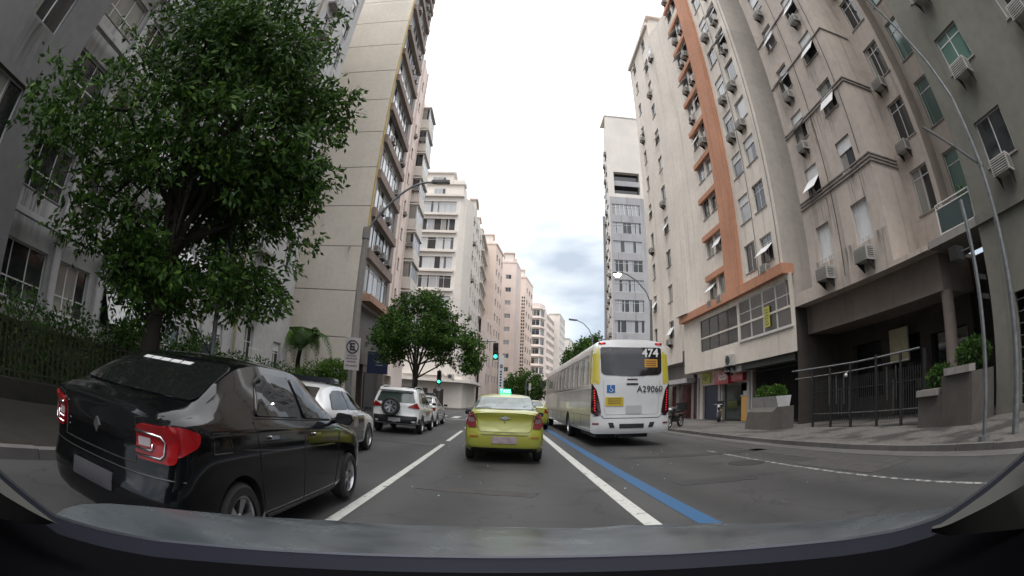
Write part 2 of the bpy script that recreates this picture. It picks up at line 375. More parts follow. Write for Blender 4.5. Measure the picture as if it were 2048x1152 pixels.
def strip(name, x0, x1, y0, y1, m, label, cat='road marking', z=.004, group=None):
    mb = MB(); n = max(1, int((y1-y0)/2)) if x1-x0 < 1 else 1
    for i in range(n):
        a, b = y0+(y1-y0)*i/n, y0+(y1-y0)*(i+1)/n
        mb.quad((x0, a, z), (x1, a, z), (x1, b, z), (x0, b, z))
    return tag(mb.build(name, m, fix=False), label, cat, group)
strip('lane_line', 1.60, 1.80, 1.5, 32, M_WHITE_LINE, 'solid white lane line beside the blue line, right of the taxi')
strip('blue_line', 2.19, 2.44, 1.5, 32, M_BLUE_LINE, 'broad blue bus lane line running under the left side of the bus')
strip('lane_line', -1.77, -1.64, 2.5, 14.0, M_WHITE_LINE, 'long white lane dash beside the black sedan')
strip('lane_line', -1.77, -1.64, 15.2, 20.6, M_WHITE_LINE, 'short white lane dash left of the yellow taxi')
strip('lane_line', -1.77, -1.64, 22.6, 30.0, M_WHITE_LINE, 'farthest white lane dash ahead, level with the second patrol car')
strip('lane_line', 5.56, 5.65, 1.0, 12.0, M_THIN_LINE, 'thin worn white line on the right lane behind the bus')
strip('stop_line', -4.9, 7.6, 31.6, 32.0, M_WHITE_LINE, 'white stop line across the road before the crossing')
cw = empty('zebra_crossing', (0, 34, 0), 'white striped zebra crossing at the junction beyond the taxi', 'crossing')
sm = MB(); sm.quad((-.25, 0, .004), (.25, 0, .004), (.25, 3.6, .004), (-.25, 3.6, .004)); sme = sm.mesh('stripe', M_WHITE_LINE, fix=False)
for i in range(12): link('stripe', sme, cw, (-4.5 + i*1.08, 0, 0))
def patchwork(name, pts, m, label, z=.005):
    mb = MB(); n = len(pts); q = []
    for i in range(n):
        a, b = Vector(pts[i]), Vector(pts[(i+1) % n])
        for j in range(6): t = j/6; v = a.lerp(b, t); q.append((v.x+rnd.uniform(-.03, .03), v.y+rnd.uniform(-.03, .03)))
    mb.prism(q, lambda a, b, d: (a, b, d), z, .001); return tag(mb.build(name, m), label, 'road repair')
M_TAR = simple('fresh_tar', (.022, .022, .023), .6, var=.3, scale=8); M_OLDP = simple('old_patch', (.05, .047, .045), .85, var=.25, scale=5)
patchwork('road_patch', [(-4.6, 13.6), (-1.9, 13.2), (-1.95, 14.1), (-4.5, 14.5)], M_TAR, 'dark tar patch across the parking lane behind the white SUV')
patchwork('road_patch', [(2.9, 7.2), (4.3, 7.0), (4.25, 7.5), (2.95, 7.7)], M_TAR, 'dark irregular tar patch in the bus lane, nearer than the manhole')
patchwork('road_patch', [(5.8, 5.6), (7.2, 5.6), (7.2, 14.0), (6.6, 14.0), (6.5, 8.0), (5.8, 8.0)], M_OLDP, 'long brownish trench repair beside the right kerb')
patchwork('road_patch', [(-1.2, 6.9), (.5, 6.7), (.6, 7.0), (-1.1, 7.25)], M_OLDP, 'narrow faded repair strip across the lane behind the taxi')
patchwork('road_patch', [(3.0, 11.2), (6.9, 10.8), (6.9, 11.25), (3.0, 11.7)], M_TAR, 'tar-sealed trench running across behind the bus')
lt = tag(empty('litter', (0, 0, 0)), 'small pale scraps of litter scattered on the asphalt', 'litter'); lt['kind'] = 'stuff'
mb = MB()
for k in range(26):
    x, y, s_ = rnd.uniform(-1.5, 7.4), rnd.uniform(3, 16), rnd.uniform(.01, .028); mb.add([(x, y, .006), (x+s_, y+s_*.3, .012), (x+s_*.6, y+s_, .02), (x-s_*.2, y+s_*.5, .009)], [(0, 1, 2, 3)])
mb.build('scrap', simple('scrap_paper', (.45, .44, .42), .8), lt, fix=False)['kind'] = 'stuff'
mb = MB(); mb.lathe([(0, .007), (.42, .007), (.42, 0)], n=24, c=(5.2, 9.0, 0)); tag(mb.build('manhole_cover', simple('cast_iron', (.02, .019, .018), .7)), 'dark round manhole cover in the right lane near the thin white line', 'manhole cover')

# ------------------------------------------------------------------ facades
class Face:
    def __init__(s, O, u):
        L = math.hypot(*u); s.O = O; s.u = (u[0]/L, u[1]/L); s.n = (s.u[1], -s.u[0]); s.rz = math.atan2(s.u[1], s.u[0])
    def P(s, a, t, d=0): return (s.O[0]+s.u[0]*a+s.n[0]*d, s.O[1]+s.u[1]*a+s.n[1]*d, t)
def right_face(x, y_far): return Face((x, y_far), (0, -1))     # seen from the street on the right side, s = y_far - y
def left_face(x, y_near): return Face((x, y_near), (0, 1))
def south_face(x0, y): return Face((x0, y), (1, 0))
def wall(mb, F, s0, s1, t0, t1, ops=(), depth=.16, mi=0):
    ops = [o for o in ops if o[0] < s1 and o[2] > s0]
    ss = sorted({round(v, 4) for v in [s0, s1] + [x for o in ops for x in (o[0], o[2])] if s0-1e-6 <= v <= s1+1e-6})
    tt = sorted({round(v, 4) for v in [t0, t1] + [x for o in ops for x in (o[1], o[3])] if t0-1e-6 <= v <= t1+1e-6})
    for i in range(len(ss)-1):
        cs = (ss[i]+ss[i+1])/2; run = None
        for j in range(len(tt)-1):
            ct = (tt[j]+tt[j+1])/2
            solid = not any(o[0] < cs < o[2] and o[1] < ct < o[3] for o in ops)
            if solid:
                if run is None: run = tt[j]
            if (not solid or j == len(tt)-2) and run is not None:
                e = tt[j+1] if solid else tt[j]
                mb.quad(F.P(ss[i], run), F.P(ss[i+1], run), F.P(ss[i+1], e), F.P(ss[i], e), mi); run = None
    for a, b, c, d in ops:
        for p, q in (((a, b), (c, b)), ((c, b), (c, d)), ((c, d), (a, d)), ((a, d), (a, b))):
            mb.quad(F.P(*p), F.P(*q), F.P(*q, -depth), F.P(*p, -depth), mi)
WM = {}
def win_meshes(w, h, nm, tr, m):
    key = (round(w, 3), round(h, 3), nm, tr, m.name)
    if key in WM: return WM[key]
    mb = MB(); e = .05
    mb.box(0, 0, 0, w, .05, e); mb.box(0, 0, h-e, w, .05, h); mb.box(0, 0, e, e, .05, h-e); mb.box(w-e, 0, e, w, .05, h-e)
    for i in range(1, nm):
        x = w*i/nm; mb.box(x-.022, .003, e, x+.022, .047, h-e)
    if tr: 
        for i in range(nm):
            a = e if i == 0 else w*i/nm+.022; b = w-e if i == nm-1 else w*(i+1)/nm-.022
            mb.box(a, .003, h*tr-.02, b, .047, h*tr+.02)
    fm = mb.mesh('window_frame', m)
    WM[key] = fm; return fm
PM = {}
def pane_mesh(w, h, m):
    key = (round(w, 3), round(h, 3), m.name)
    if key not in PM:
        mb = MB(); mb.box(.04, .02, .04, w-.04, .032, h-.04); PM[key] = mb.mesh('pane', m)
    return PM[key]
BX = {}
def box_mesh(name, dims, m, y0=0):
    key = (name, tuple(round(d, 3) for d in dims), m.name, y0)
    if key not in BX:
        mb = MB(); mb.box(0, y0, 0, dims[0], y0+dims[1], dims[2]); BX[key] = mb.mesh(name, m)
    return BX[key]
SHM = {}
def shutter_mesh(w, h, ang):
    key = (round(w, 3), round(h, 3), round(ang, 2))
    if key not in SHM:
        mb = MB(); c, s = math.cos(ang), math.sin(ang)
        P = lambda a, b, d: (a, -b*s - d*c, -b*c + d*s)
        mb.prism([(0, 0), (w, 0), (w, h), (0, h)], P, 0, .02); SHM[key] = mb.mesh('tilting_shutter', M_SHUT)
        mb2 = MB()
    return SHM[key]
def window(B, F, s, t, w, h, nm=2, tr=0, glass=None, frame=None, depth=.16, sill=True, shutter=0, roller=0, name='window'):
    g = glass or (M_GLASS if rnd.random() < .7 else M_GLASS_L); fr = frame or M_FRAME
    o = link(name, win_meshes(w, h, nm, tr, fr), B, F.P(s, t, -depth+.06), (0, 0, F.rz))
    link('pane', pane_mesh(w, h, g), o)
    if sill: link('sill', box_mesh('sill', (w+.12, .16, .06), M_SILL, 0), o, (-.06, -.14, -.062))
    if shutter:   # white panel hinged at mid height and pushed out at the bottom
        link('tilting_shutter', shutter_mesh(w-.04, h*.55, R(shutter)), o, (.02, -.02, h*.62))
    if roller: link('roller_shutter', box_mesh('roller_shutter', (w-.08, .02, h*roller), M_SHUT, -.02), o, (.04, -.004, h*(1-roller)-.04))
    return o
# air conditioners
def _ac():
    mb = MB(); mb.box(-.36, -.42, 0, .36, 0, .46); a = mb.mesh('air_conditioner', M_AC)
    mb = MB()
    mb.box(-.31, -.427, .04, .31, -.421, .42, 1)
    for i in range(6): mb.box(-.31, -.445, .05+.062*i, .31, -.43, .075+.062*i, 0)
    for sx in (-1, 1):
        x = .361*sx
        mb.box(min(x, x+.006*sx), -.36, .08, max(x, x+.006*sx), -.06, .40, 1)
        for i in range(5): mb.box(min(x+.008*sx, x+.02*sx), -.36, .09+.065*i, max(x+.008*sx, x+.02*sx), -.06, .115+.065*i, 0)
    g = mb.mesh('grille', [M_AC, M_ACG])
    mb = MB()
    mb.prism([(0, -.003), (-.40, -.003), (-.40, -.03), (-.36, -.035), (-.03, -.26), (-.03, -.035), (-.28, -.035), (-.06, -.20), (-.0, -.30)][:4] + [(0, -.30)], lambda a, b, d: (d, a, b), -.012, .012)
    b = mb.mesh('bracket', M_BLKMETAL)
    mb = MB(); mb.box(-.40, -.28, 0, .40, 0, .56); c = mb.mesh('air_conditioner', M_AC)
    mb = MB(); mb.lathe([(.0, -.01), (.05, -.012), (.21, -.004), (.225, -.02), (.24, 0)], 'y', 18, (-.08, -.281, .28))
    for k in range(4):
        a0 = k*math.pi/4; dx, dz = .22*math.cos(a0), .22*math.sin(a0)
        mb.tube([(-.08-dx, -.30, .28-dz), (-.08+dx, -.30, .28+dz)], .006, 4)
    f = mb.mesh('fan', M_ACG)
    return a, g, b, c, f
AC_A, AC_G, AC_B, AC_C, AC_F = _ac()
ac_labels = {}
def stain_mat():
    m, n, l, b = new_mat('water_stain'); b.inputs['Base Color'].default_value = (.075, .065, .055, 1); b.inputs['Roughness'].default_value = .95
    t = n.new('ShaderNodeTexCoord'); g = n.new('ShaderNodeNewGeometry'); q = n.new('ShaderNodeMapping'); q.inputs['Scale'].default_value = (9, 9, .7)
    l.new(g.outputs['Position'], q.inputs['Vector']); z = n.new('ShaderNodeTexNoise'); z.inputs['Scale'].default_value = 1.2; z.inputs['Detail'].default_value = 4; l.new(q.outputs['Vector'], z.inputs['Vector'])
    mr = n.new('ShaderNodeMapRange'); mr.inputs['From Min'].default_value = .42; mr.inputs['From Max'].default_value = .68; l.new(z.outputs['Fac'], mr.inputs['Value'])
    sx = n.new('ShaderNodeSeparateXYZ'); l.new(t.outputs['Generated'], sx.inputs['Vector'])
    e = n.new('ShaderNodeMath'); e.operation = 'PINGPONG'; e.inputs[1].default_value = .5; l.new(sx.outputs['X'], e.inputs[0])
    k = n.new('ShaderNodeMath'); k.operation = 'MULTIPLY'; l.new(mr.outputs['Result'], k.inputs[0]); l.new(sx.outputs['Z'], k.inputs[1])
    k2 = n.new('ShaderNodeMath'); k2.operation = 'MULTIPLY'; l.new(k.outputs[0], k2.inputs[0]); l.new(e.outputs[0], k2.inputs[1]); k3 = n.new('ShaderNodeMath'); k3.operation = 'MULTIPLY'; k3.use_clamp = True; l.new(k2.outputs[0], k3.inputs[0]); k3.inputs[1].default_value = 1.5
    l.new(k3.outputs[0], b.inputs['Alpha']); return m
M_STAIN = stain_mat(); SM = {}
def stain(B, F, s, t, w, h):
    key = (round(w, 1), round(h, 1))
    if key not in SM: mb = MB(); mb.quad((0, 0, -key[1]), (key[0], 0, -key[1]), (key[0], 0, 0), (0, 0, 0)); SM[key] = mb.mesh('water_stain', M_STAIN, fix=False)
    link('water_stain', SM[key], B, F.P(s, t, .004), (0, 0, F.rz))
def ac(F, s, t, label, d=0, split=False, sc=1.0, group='air conditioners on the apartment facades'):
    o = link('air_conditioner', AC_C if split else AC_A, None, F.P(s, t, d), (0, 0, F.rz))
    o.scale = (sc, sc, sc)
    if split: link('fan', AC_F, o)
    else: link('grille', AC_G, o)
    for sx in (-.27, .27): link('bracket', AC_B, o, (sx, 0, 0))
    return tag(o, label, 'air conditioner', group)
ORD = ['ground', 'first', 'second', 'third', 'fourth', 'fifth', 'sixth', 'seventh', 'eighth', 'ninth', 'tenth', 'eleventh', 'twelfth', 'thirteenth', 'fourteenth', 'fifteenth']
def building(name, label, group='apartment blocks along the street'):
    return empty(name, (0, 0, 0), label, 'building', group)
def closebox(mb, x0, y0, x1, y1, z0, z1, skip='', mi=0):
    """remaining plain sides and roof of a block"""
    if 'W' not in skip: mb.quad((x0, y0, z0), (x0, y0, z1), (x0, y1, z1), (x0, y1, z0), mi)
    if 'E' not in skip: mb.quad((x1, y0, z0), (x1, y1, z0), (x1, y1, z1), (x1, y0, z1), mi)
    if 'S' not in skip: mb.quad((x0, y0, z0), (x1, y0, z0), (x1, y0, z1), (x0, y0, z1), mi)
    if 'N' not in skip: mb.quad((x0, y1, z0), (x0, y1, z1), (x1, y1, z1), (x1, y1, z0), mi)
    if 'T' not in skip: mb.quad((x0, y0, z1), (x1, y0, z1), (x1, y1, z1), (x0, y1, z1), mi)
XR = 12.5
# ------------------------------------------------------------------ right side: nearest grey block (R0)
AWN = 'tall'
B = building('apartment_building', 'grey-green apartment block at the right edge, nearest of the right row')
mb = MB(); F = right_face(XR, 6.3); L = 14.3
ops = []
wins = []
for k in range(11):
    for y1, y0 in ((5.2, 3.95), (1.9, .7), (-1.2, -2.4)):
        t = 6.45 + 3.05*k; ops.append((6.3-y1, t, 6.3-y0, t+1.35)); wins.append((6.3-y1, t, 1.25, 1.35, k))
ops += [(.95, .3, 2.8, 3.1), (4.0, .12, 6.4, 3.0), (7.6, .12, 10.0, 3.0)]
wall(mb, F, 0, L, 0, 40, ops, .2)
for a, b, c, d in ops[-3:]: mb.quad(F.P(a, b, -.9), F.P(c, b, -.9), F.P(c, d, -.9), F.P(a, d, -.9), 1)
mb.quad((XR, 6.3, 0), (22, 6.3, 0), (22, 6.3, 40), (XR, 6.3, 40)); closebox(mb, XR, -8, 22, 6.3, 0, 40, 'WN')
mb.build('wall', [M_GREEN_GREY, M_VOID], B)
mb = MB(); mb.obox(F.P, -.0, 5.15, 0, L, 5.42, .12); mb.build('ledge', M_GREEN_GREY, B)
for i, (s, t, w, h, k) in enumerate(wins):
    window(B, F, s, t, w, h, 2, .75 if i % 2 else 0, glass=M_GLASS_G if (k == 1 and s < 2) else M_GLASS)
    if t < 14 and s < 5:
        ac(F, s+.62, t-.52, 'box air conditioner below the %s-floor window of the grey-green block, %s column' % (ORD[k+2], 'far' if s < 2 else 'near'), d=.1, sc=1.0)
mb = MB()
for k in range(9): mb.tube([F.P(.97, .5+.3*k, -.1), F.P(2.78, .5+.3*k, -.1)], .014, 5)
mb.build('security_grille', M_METAL, B)

# ------------------------------------------------------------------ R1: dusty pink block with tilting white shutters
B = building('apartment_building', 'dusty pink apartment block over the portico, white shutters tilted out of its windows')
mb = MB(); F = right_face(XR, 15.5)
ZB, PIT = 6.45, 2.77
ops = []; W1 = []
for k in range(13):
    t = ZB + PIT*k; h = 1.55 if k == 0 else 1.42
    ops += [(15.5-14.7, t, 15.5-13.75, t+h), (15.5-12.2, t, 15.5-11.2, t+h)]
    W1 += [(15.5-14.7, t, .95, h, k, 0), (15.5-12.2, t, 1.0, h, k, 1)]
wall(mb, F, 0, 5.1, 5.36, 41, ops)
# return into the notch beside the orange block, return at the recess
mb.quad((XR, 15.5, 5.36), (16, 15.5, 5.36), (16, 15.5, 41), (XR, 15.5, 41))
mb.quad((XR, 10.4, 5.36), (14.3, 10.4, 5.36), (14.3, 10.4, 41), (XR, 10.4, 41))
F2 = right_face(14.3, 10.4); ops2 = []; W2 = []
for k in range(12):
    t = 7.0 + 2.9*k; ops2.append((.5, t, 1.5, t+1.7)); W2.append((.5, t, 1.0, 1.7, k))
wall(mb, F2, 0, 1.75, 5.36, 41, ops2)
mb.quad((14.3, 8.65, 5.36), (15.0, 8.65, 5.36), (15.0, 8.65, 41), (14.3, 8.65, 41))
F3 = right_face(15.0, 8.65); ops3 = []; W3 = []
for k in range(11):
    t = 6.9 + 3.12*k; h = 2.0; ops3.append((.3, t, 1.12, t+h)); W3.append((.3, t, .82, h, k))
wall(mb, F3, 0, 2.35, 5.36, 41, ops3)
mb.quad((15.0, 6.302, 5.36), (15.0, 8.65, 5.36), (22, 8.65, 41), (22, 6.302, 41)) if False else None
mb.quad((XR, 10.4, 41), (XR, 15.5, 41), (22, 15.5, 41), (22, 10.4, 41))
mb.build('wall', M_PINK, B)
for s, t, w, h, k, c in W1:
    if rnd.random() < .6: stain(B, F, s+rnd.uniform(-.1, .3), t-.05, rnd.choice([.4, .6, .9]), rnd.choice([.9, 1.2, 1.3]))
    o = window(B, F, s, t, w, h, 1, 0, glass=M_SHUT if k == 0 else None, shutter=0 if k == 0 else rnd.choice([24, 30, 38, 48, 30, 0]), roller=0 if not k else rnd.choice([.25, .35, 0, .5]), sill=k > 0)
    if k == 0: ac(F, s+w*.5, 5.68, 'beige slatted air conditioner below the %s blank shuttered window over the portico' % ('right' if c else 'left'), d=.02, sc=1.1, group='air conditioners under the shuttered windows')
    elif (k, c) in ((3, 0), (5, 0), (2, 0), (6, 1), (4, 1), (8, 0)): ac(F, s+w*.55, t-.62, 'small air conditioner on the pink block, %s row of shutters, %s column' % (ORD[k], 'right' if c else 'left'), sc=.8)
for s, t, w, h, k in W2:
    window(B, F2, s, t, w, h, 2, .78, glass=M_GLASS)
    if k in (1, 2, 4): ac(F2, s+.2, t-.5, 'air conditioner in the recess of the pink block, beneath the %s window up' % ORD[k], sc=.9)
for s, t, w, h, k in W3: window(B, F3, s, t, w, h, 1, .74, glass=M_GLASS_G, frame=M_WFRAME)
for z in (9.05, 9.2, 9.35, 12.62, 12.78, 15.55, 18.4):
    mb = MB(); mb.prism([(XR-.06, 15.5), (XR-.002, 15.5), (XR-.002, 10.398), (14.24, 10.398), (14.24, 10.34), (XR-.06, 10.34)], lambda a, b, d: (a, b, d), z, z+.05); mb.build('moulding', M_SILL, B)
for ya, yb, za, zb in ((13.2, 13.05, 5.6, 30), (10.9, 10.75, 9.6, 33)):
    mb = MB(); mb.tube([F.P(15.5-ya, za, .02), F.P(15.5-ya+.04, (za+zb)/2, .025), F.P(15.5-yb, zb, .02)], .012, 4); mb.build('cable', M_BLKMETAL, B)
for j in range(9): stain(B, F, .1+rnd.uniform(0, 4.2), 8.95+rnd.choice([0, 3.6, 6.5]), rnd.choice([.4, .9, .6]), 2.2)
for j in range(10): stain(B, F, rnd.uniform(0, 4.4), 5.62+1.0, .9, 1.2)
# slab, notch filler and portico
mb = MB(); mb.box(XR+.003, 8.66, 5.2, 22, 17.0, 5.36); mb.box(XR, 15.502, 5.361, 16, 17.0, 5.75); mb.build('floor_slab', M_PINK, B)
mb = MB(); mb.box(13.2, 8.7, 4.0, 22, 17.0, 5.2); mb.build('beam', M_PORT, B)
mb = MB(); Fp = right_face(15.2, 17.0)
po = [(1.0, 1.0, 3.0, 3.3), (3.6, .12, 5.4, 3.2), (6.0, .8, 8.0, 3.0)]
wall(mb, Fp, 0, 8.34, 0, 4.0, po, .3)
for a, b, c, d in po: mb.quad(Fp.P(a, b, -.3), Fp.P(c, b, -.3), Fp.P(c, d, -.3), Fp.P(a, d, -.3), 1)
mb.quad((13.2, 17.0, 0), (15.2, 17.0, 0), (15.2, 17.0, 4.0), (13.2, 17.0, 4.0)); mb.quad((XR, 17.0, 0), (13.2, 17.0, 0), (13.2, 17.0, 5.2), (XR, 17.0, 5.2))
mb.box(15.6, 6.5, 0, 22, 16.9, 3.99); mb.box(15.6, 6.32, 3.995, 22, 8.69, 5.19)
mb.build('portico_wall', [M_PORT_SHADE, M_GLASS_D], B)
mb = MB(); mb.box(14.9, 12.1, 2.2, 15.0, 13.2, 3.5); mb.build('notice_board', simple('yellowed_board', (.42, .38, .25), .7, var=.12), B)
for y in (8.75,):
    mb = MB(); mb.lathe([(.24, 0), (.24, 4.0)], n=18, c=(13.5, y, 0)); mb.build('column', M_PORT, B, smooth=40)
# balcony with glass front
mb = MB(); mb.box(XR+.05, 6.31, 5.2, 15, 8.62, 5.42); bal = mb.build('balcony', M_CONC, B)
mb = MB(); mb.box(XR+.09, 6.42, 5.5, XR+.105, 7.92, 6.2); mb.build('glass_panel', simple('balcony_glass', (.05, .07, .07), .08, spec=.7), bal)
mb = MB()
for z in (6.36, 6.22, 5.46): mb.tube([(XR+.1, 6.36, z), (XR+.1, 7.98, z)], .022, 6)
for y in (6.36, 7.98): mb.tube([(XR+.1, y, 5.42), (XR+.1, y, 6.36)], .022, 6); mb.tube([(XR+.1, y, 6.36), (14.3, y, 6.36)], .018, 6)
mb.build('handrail', M_WFRAME, bal)
mb = MB()
for k in range(60):
    a, r = rnd.uniform(0, 6.28), rnd.uniform(0, .35); x, y, z = 13.1+r*math.cos(a), 6.9+r*math.sin(a), 6.0+rnd.uniform(0, .8)
    d = Vector((rnd.uniform(-1, 1), rnd.uniform(-1, 1), rnd.uniform(-.4, .6))).normalized()*.16; e = d.orthogonal().normalized()*.05
    p = Vector((x, y, z)); mb.quad(p-e, p+d-e*.3, p+d*1.1, p+e)
pl = empty('potted_plant', (0, 0, 0), 'bright green potted plant on the glass-fronted balcony', 'plant'); mb.build('foliage', M_LEAF2, pl, fix=False)
mb = MB(); mb.lathe([(0, 5.43), (.14, 5.43), (.2, 5.8), (.17, 5.8), (0, 5.75)], n=12, c=(13.1, 6.9, 0)); mb.build('flower_pot', simple('terracotta', (.25, .1, .06), .8), pl)

# ------------------------------------------------------------------ R2: orange striped block
B = building('apartment_building', 'cream apartment block with a tall orange stripe and orange crossbars')
mb = MB(); F = right_face(XR, 26.3); Y = lambda y: 26.3-y
ops = []; W = []
for k in range(12):
    t = 7.85 + 2.74*k
    for c, (ya, yb) in enumerate(((19.55, 18.35), (21.25, 20.1))):
        h = 1.5 if (k+c) % 3 else 1.35
        ops.append((Y(ya), t, Y(yb), t+h)); W.append((Y(ya), t, ya-yb, h, k, c))
BARP = 2.6
for k in range(12):
    t = 6.95 + BARP*k + .62
    for c, (ya, yb) in enumerate(((26.1, 25.1), (24.75, 23.75))):
        ops.append((Y(ya), t, Y(yb), t+1.45)); W.append((Y(ya), t, ya-yb, 1.45, k, 2+c))
wall(mb, F, 0, Y(17.6), 7.3, 38.5, ops)
mb.quad((XR, 17.6, 5.3), (17, 17.6, 5.3), (17, 17.6, 38.5), (XR, 17.6, 38.5), 1)
mb.quad((XR, 26.3, 7.3), (XR, 17.6, 38.5), (18, 17.6, 38.5), (18, 26.3, 38.5)) if False else None
closebox(mb, XR, 17.6, 20, 26.3, 38.4, 38.5, 'SWEN')
mb.build('wall', [M_CREAM, M_GREYWALL], B)
mb = MB(); mb.obox(F.P, Y(23.45), 7.3, .002, Y(21.75), 38.5, .26); mb.build('orange_stripe', M_ORANGE, B)
for k in range(12):
    z = 9.0 + BARP*k; mb = MB(); mb.obox(F.P, Y(26.28), z-.34, .002, Y(23.46), z, .22); mb.build('crossbar', M_ORANGE, B)
mb = MB(); mb.box(XR-.33, 17.3, 6.82, XR+.4, 30.9, 7.3); mb.build('orange_ledge', M_ORANGE, B)
COLN = ['column nearest the corner', 'column right of the stripe', 'far column between the bars', 'column just left of the stripe']
r2 = random.Random(11)
for s, t, w, h, k, c in W:
    if r2.random() < .55 and c < 2: stain(B, F, s+r2.uniform(-.1, .3), t-.05, r2.choice([.4, .6, .9]), r2.choice([.9, 1.2, 1.3]))
    g = M_GLASS_L if r2.random() < .25 else M_GLASS
    window(B, F, s, t, w, h, 2 if r2.random() < .6 else 1, .7 if r2.random() < .3 else 0, glass=g, shutter=r2.choice([0, 0, 0, 30, 45]) if c != 1 else 0, roller=.3 if r2.random() < .3 else 0)
    if r2.random() < (.55 if c > 1 else .62):
        ac(F, s+w*r2.uniform(.4, .7), t-.55, 'air conditioner on the %s floor of the orange-striped block, %s' % (ORD[k+2], COLN[c]), split=r2.random() < .35, sc=r2.uniform(.8, .95))
pm = MB()
for y, z1 in ((19.95, 36), (17.85, 30)): pm.tube([(XR-.03, y, 7.4), (XR-.03, y, z1)], .018, 5)
pm.build('drain_pipe', M_METAL, B)
# glazed first floor
F = right_face(XR, 30.8); mb = MB(); Y2 = lambda y: 30.8-y
wall(mb, F, Y2(30.8), Y2(17.0), 3.3, 6.82, [(Y2(27.9), 4.5, Y2(22.7), 6.5), (Y2(22.5), 4.5, Y2(17.35), 6.6)], .12)
mb.quad((XR, 30.8, 3.3), (13.6, 30.8, 3.3), (13.6, 17.02, 3.3), (XR, 17.02, 3.3)); mb.box(XR+.01, 17.4, 5.3, 17, 30.7, 5.4)
mb.build('first_floor_wall', M_CREAM, B)
M_MURK = window_glass('murky_glass', (.035, .035, .033), (.08, .065, .06), .6, .12)
for a, b, n in ((27.9, 22.7, 4), (22.5, 17.35, 4)):
    w = (a-b)/n
    for i in range(n):
        o = window(B, F, Y2(a)+w*i+.01, 4.5, w-.02, 2.0 if a > 25 else 2.1, 1, .68 if a < 25 else 0, glass=M_MURK, frame=M_DFRAME if a > 25 else M_FRAME, depth=.1, sill=False, name='shop_window')
mb = MB(); mb.obox(F.P, Y2(22.5), 4.4, .002, Y2(17.2), 4.47, .07); mb.build('window_ledge', M_FRAME, B)
mb = MB(); mb.obox(F.P, Y2(19.75), 4.75, -.02, Y2(19.25), 5.75, .01)
po = mb.build('window_poster', simple('yellow_poster', (.45, .44, .08), .6), B)
mb = MB()
for i in range(6): mb.obox(F.P, Y2(19.68), 4.86+.14*i, .011, Y2(19.32) - rnd.uniform(0, .12), 4.92+.14*i, .014)
mb.build('poster_print', simple('olive_print', (.16, .15, .03), .7), po)
# shops
XS = 13.6; F = right_face(XS, 31.0); S = lambda y: 31.0-y
mb = MB(); shop_ops = [(S(30.1), .12, S(27.6), 2.42), (S(27.0), .12, S(23.75), 2.35), (S(23.1), .12, S(17.9), 3.0)]
wall(mb, F, 0, S(17.0), 0, 3.3, shop_ops, .25); mb.build('shop_wall', M_CREAM, B)
mb = MB(); a, b, c, d = shop_ops[0]
for i in range(16): mb.obox(F.P, a, b+i*(d-b)/16+.006, -.2, c, b+(i+1)*(d-b)/16-.006, -.17)
mb.obox(F.P, a, b, -.24, c, d, -.21); rs = mb.build('roller_door', simple('navy_shutter', (.03, .04, .075), .5), B)
a, b, c, d = shop_ops[1]; mb = MB(); mb.obox(F.P, a, b, -2.6, c, d, -2.5); mb.obox(F.P, a, b, -2.5, a+.05, d, -.26); mb.obox(F.P, c-.05, b, -2.5, c, d, -.26); mb.obox(F.P, a, d-.05, -2.5, c, d, -.26)
mb.build('shop_interior', simple('shop_inside', (.12, .09, .075), .8, var=.4, scale=2), B)
mb = MB(); mb.obox(F.P, a+.04, b, -.20, c-1.0, d, -.18); mb.build('shop_glass', M_CARGLASS2, B)
for i in range(4):
    mb = MB(); mb.obox(F.P, a+.35, .3+.45*i, -1.4, a+1.5, .34+.45*i, -1.0)
    for j in range(7): mb.obox(F.P, a+.38+.16*j, .342+.45*i, -1.3, a+.38+.16*j+.1, .5+.45*i+rnd.uniform(0, .12), -1.1, 1+j % 2)
    mb.build('shelf', [M_WFRAME, simple('goods_red', (.35, .05, .05), .6), simple('goods_green', (.1, .3, .15), .6)], B)
mb = MB(); mb.obox(F.P, c-.85, .12, -.5, c-.1, 1.55, -.1); mb.build('counter', simple('glowing_orange_wood', (.45, .24, .06), .5, emit=(.9, .5, .15), es=.05), B)  # faint glow added to the wood, which is no lamp
mb = MB(); mb.obox(F.P, c-.9, 1.56, -.6, c-.1, 1.62, -.05); mb.obox(F.P, c-.8, 1.62, -.5, c-.2, 1.85, -.2); mb.build('counter_top', M_WFRAME, B)
for y in (30.75, 27.3, 23.42):
    mb = MB(); mb.obox(F.P, S(y)-.14, .12, .002, S(y)+.14, 3.0, .10); mb.build('pilaster', M_WHITEWALL, B)
def text(body, size, F, s, t, d, m, parent, name='lettering', bold=0, ext=.006):
    cu = bpy.data.curves.new(name, 'FONT'); cu.body = body; cu.size = size; cu.extrude = ext; cu.offset = bold
    ob = bpy.data.objects.new('tmp_text', cu); C.objects.link(ob)
    bpy.context.view_layer.update()
    me = bpy.data.meshes.new_from_object(ob.evaluated_get(bpy.context.evaluated_depsgraph_get()))
    bpy.data.objects.remove(ob); me.materials.clear(); me.materials.append(m)
    T = Matrix.Translation(Vector(F.P(s, t, d))) @ Matrix.Rotation(F.rz, 4, 'Z') @ Matrix.Rotation(R(90), 4, 'X')
    me.transform(T); return link(name, me, parent)
M_WTXT = simple('white_letter', (.75, .75, .75), .5); M_BTXT = simple('black_letter', (.02, .02, .02), .5)
sg = MB(); sg.obox(F.P, S(27.15), 2.36, .11, S(25.2), 3.12, .5); sg.obox(F.P, S(25.19), 2.44, .11, S(23.6), 3.2, .38)
so = tag(sg.build('shop_sign', simple('red_sign', (.42, .012, .03), .35, coat=.3)), 'red shop sign reading local above the lit shopfront', 'shop sign')
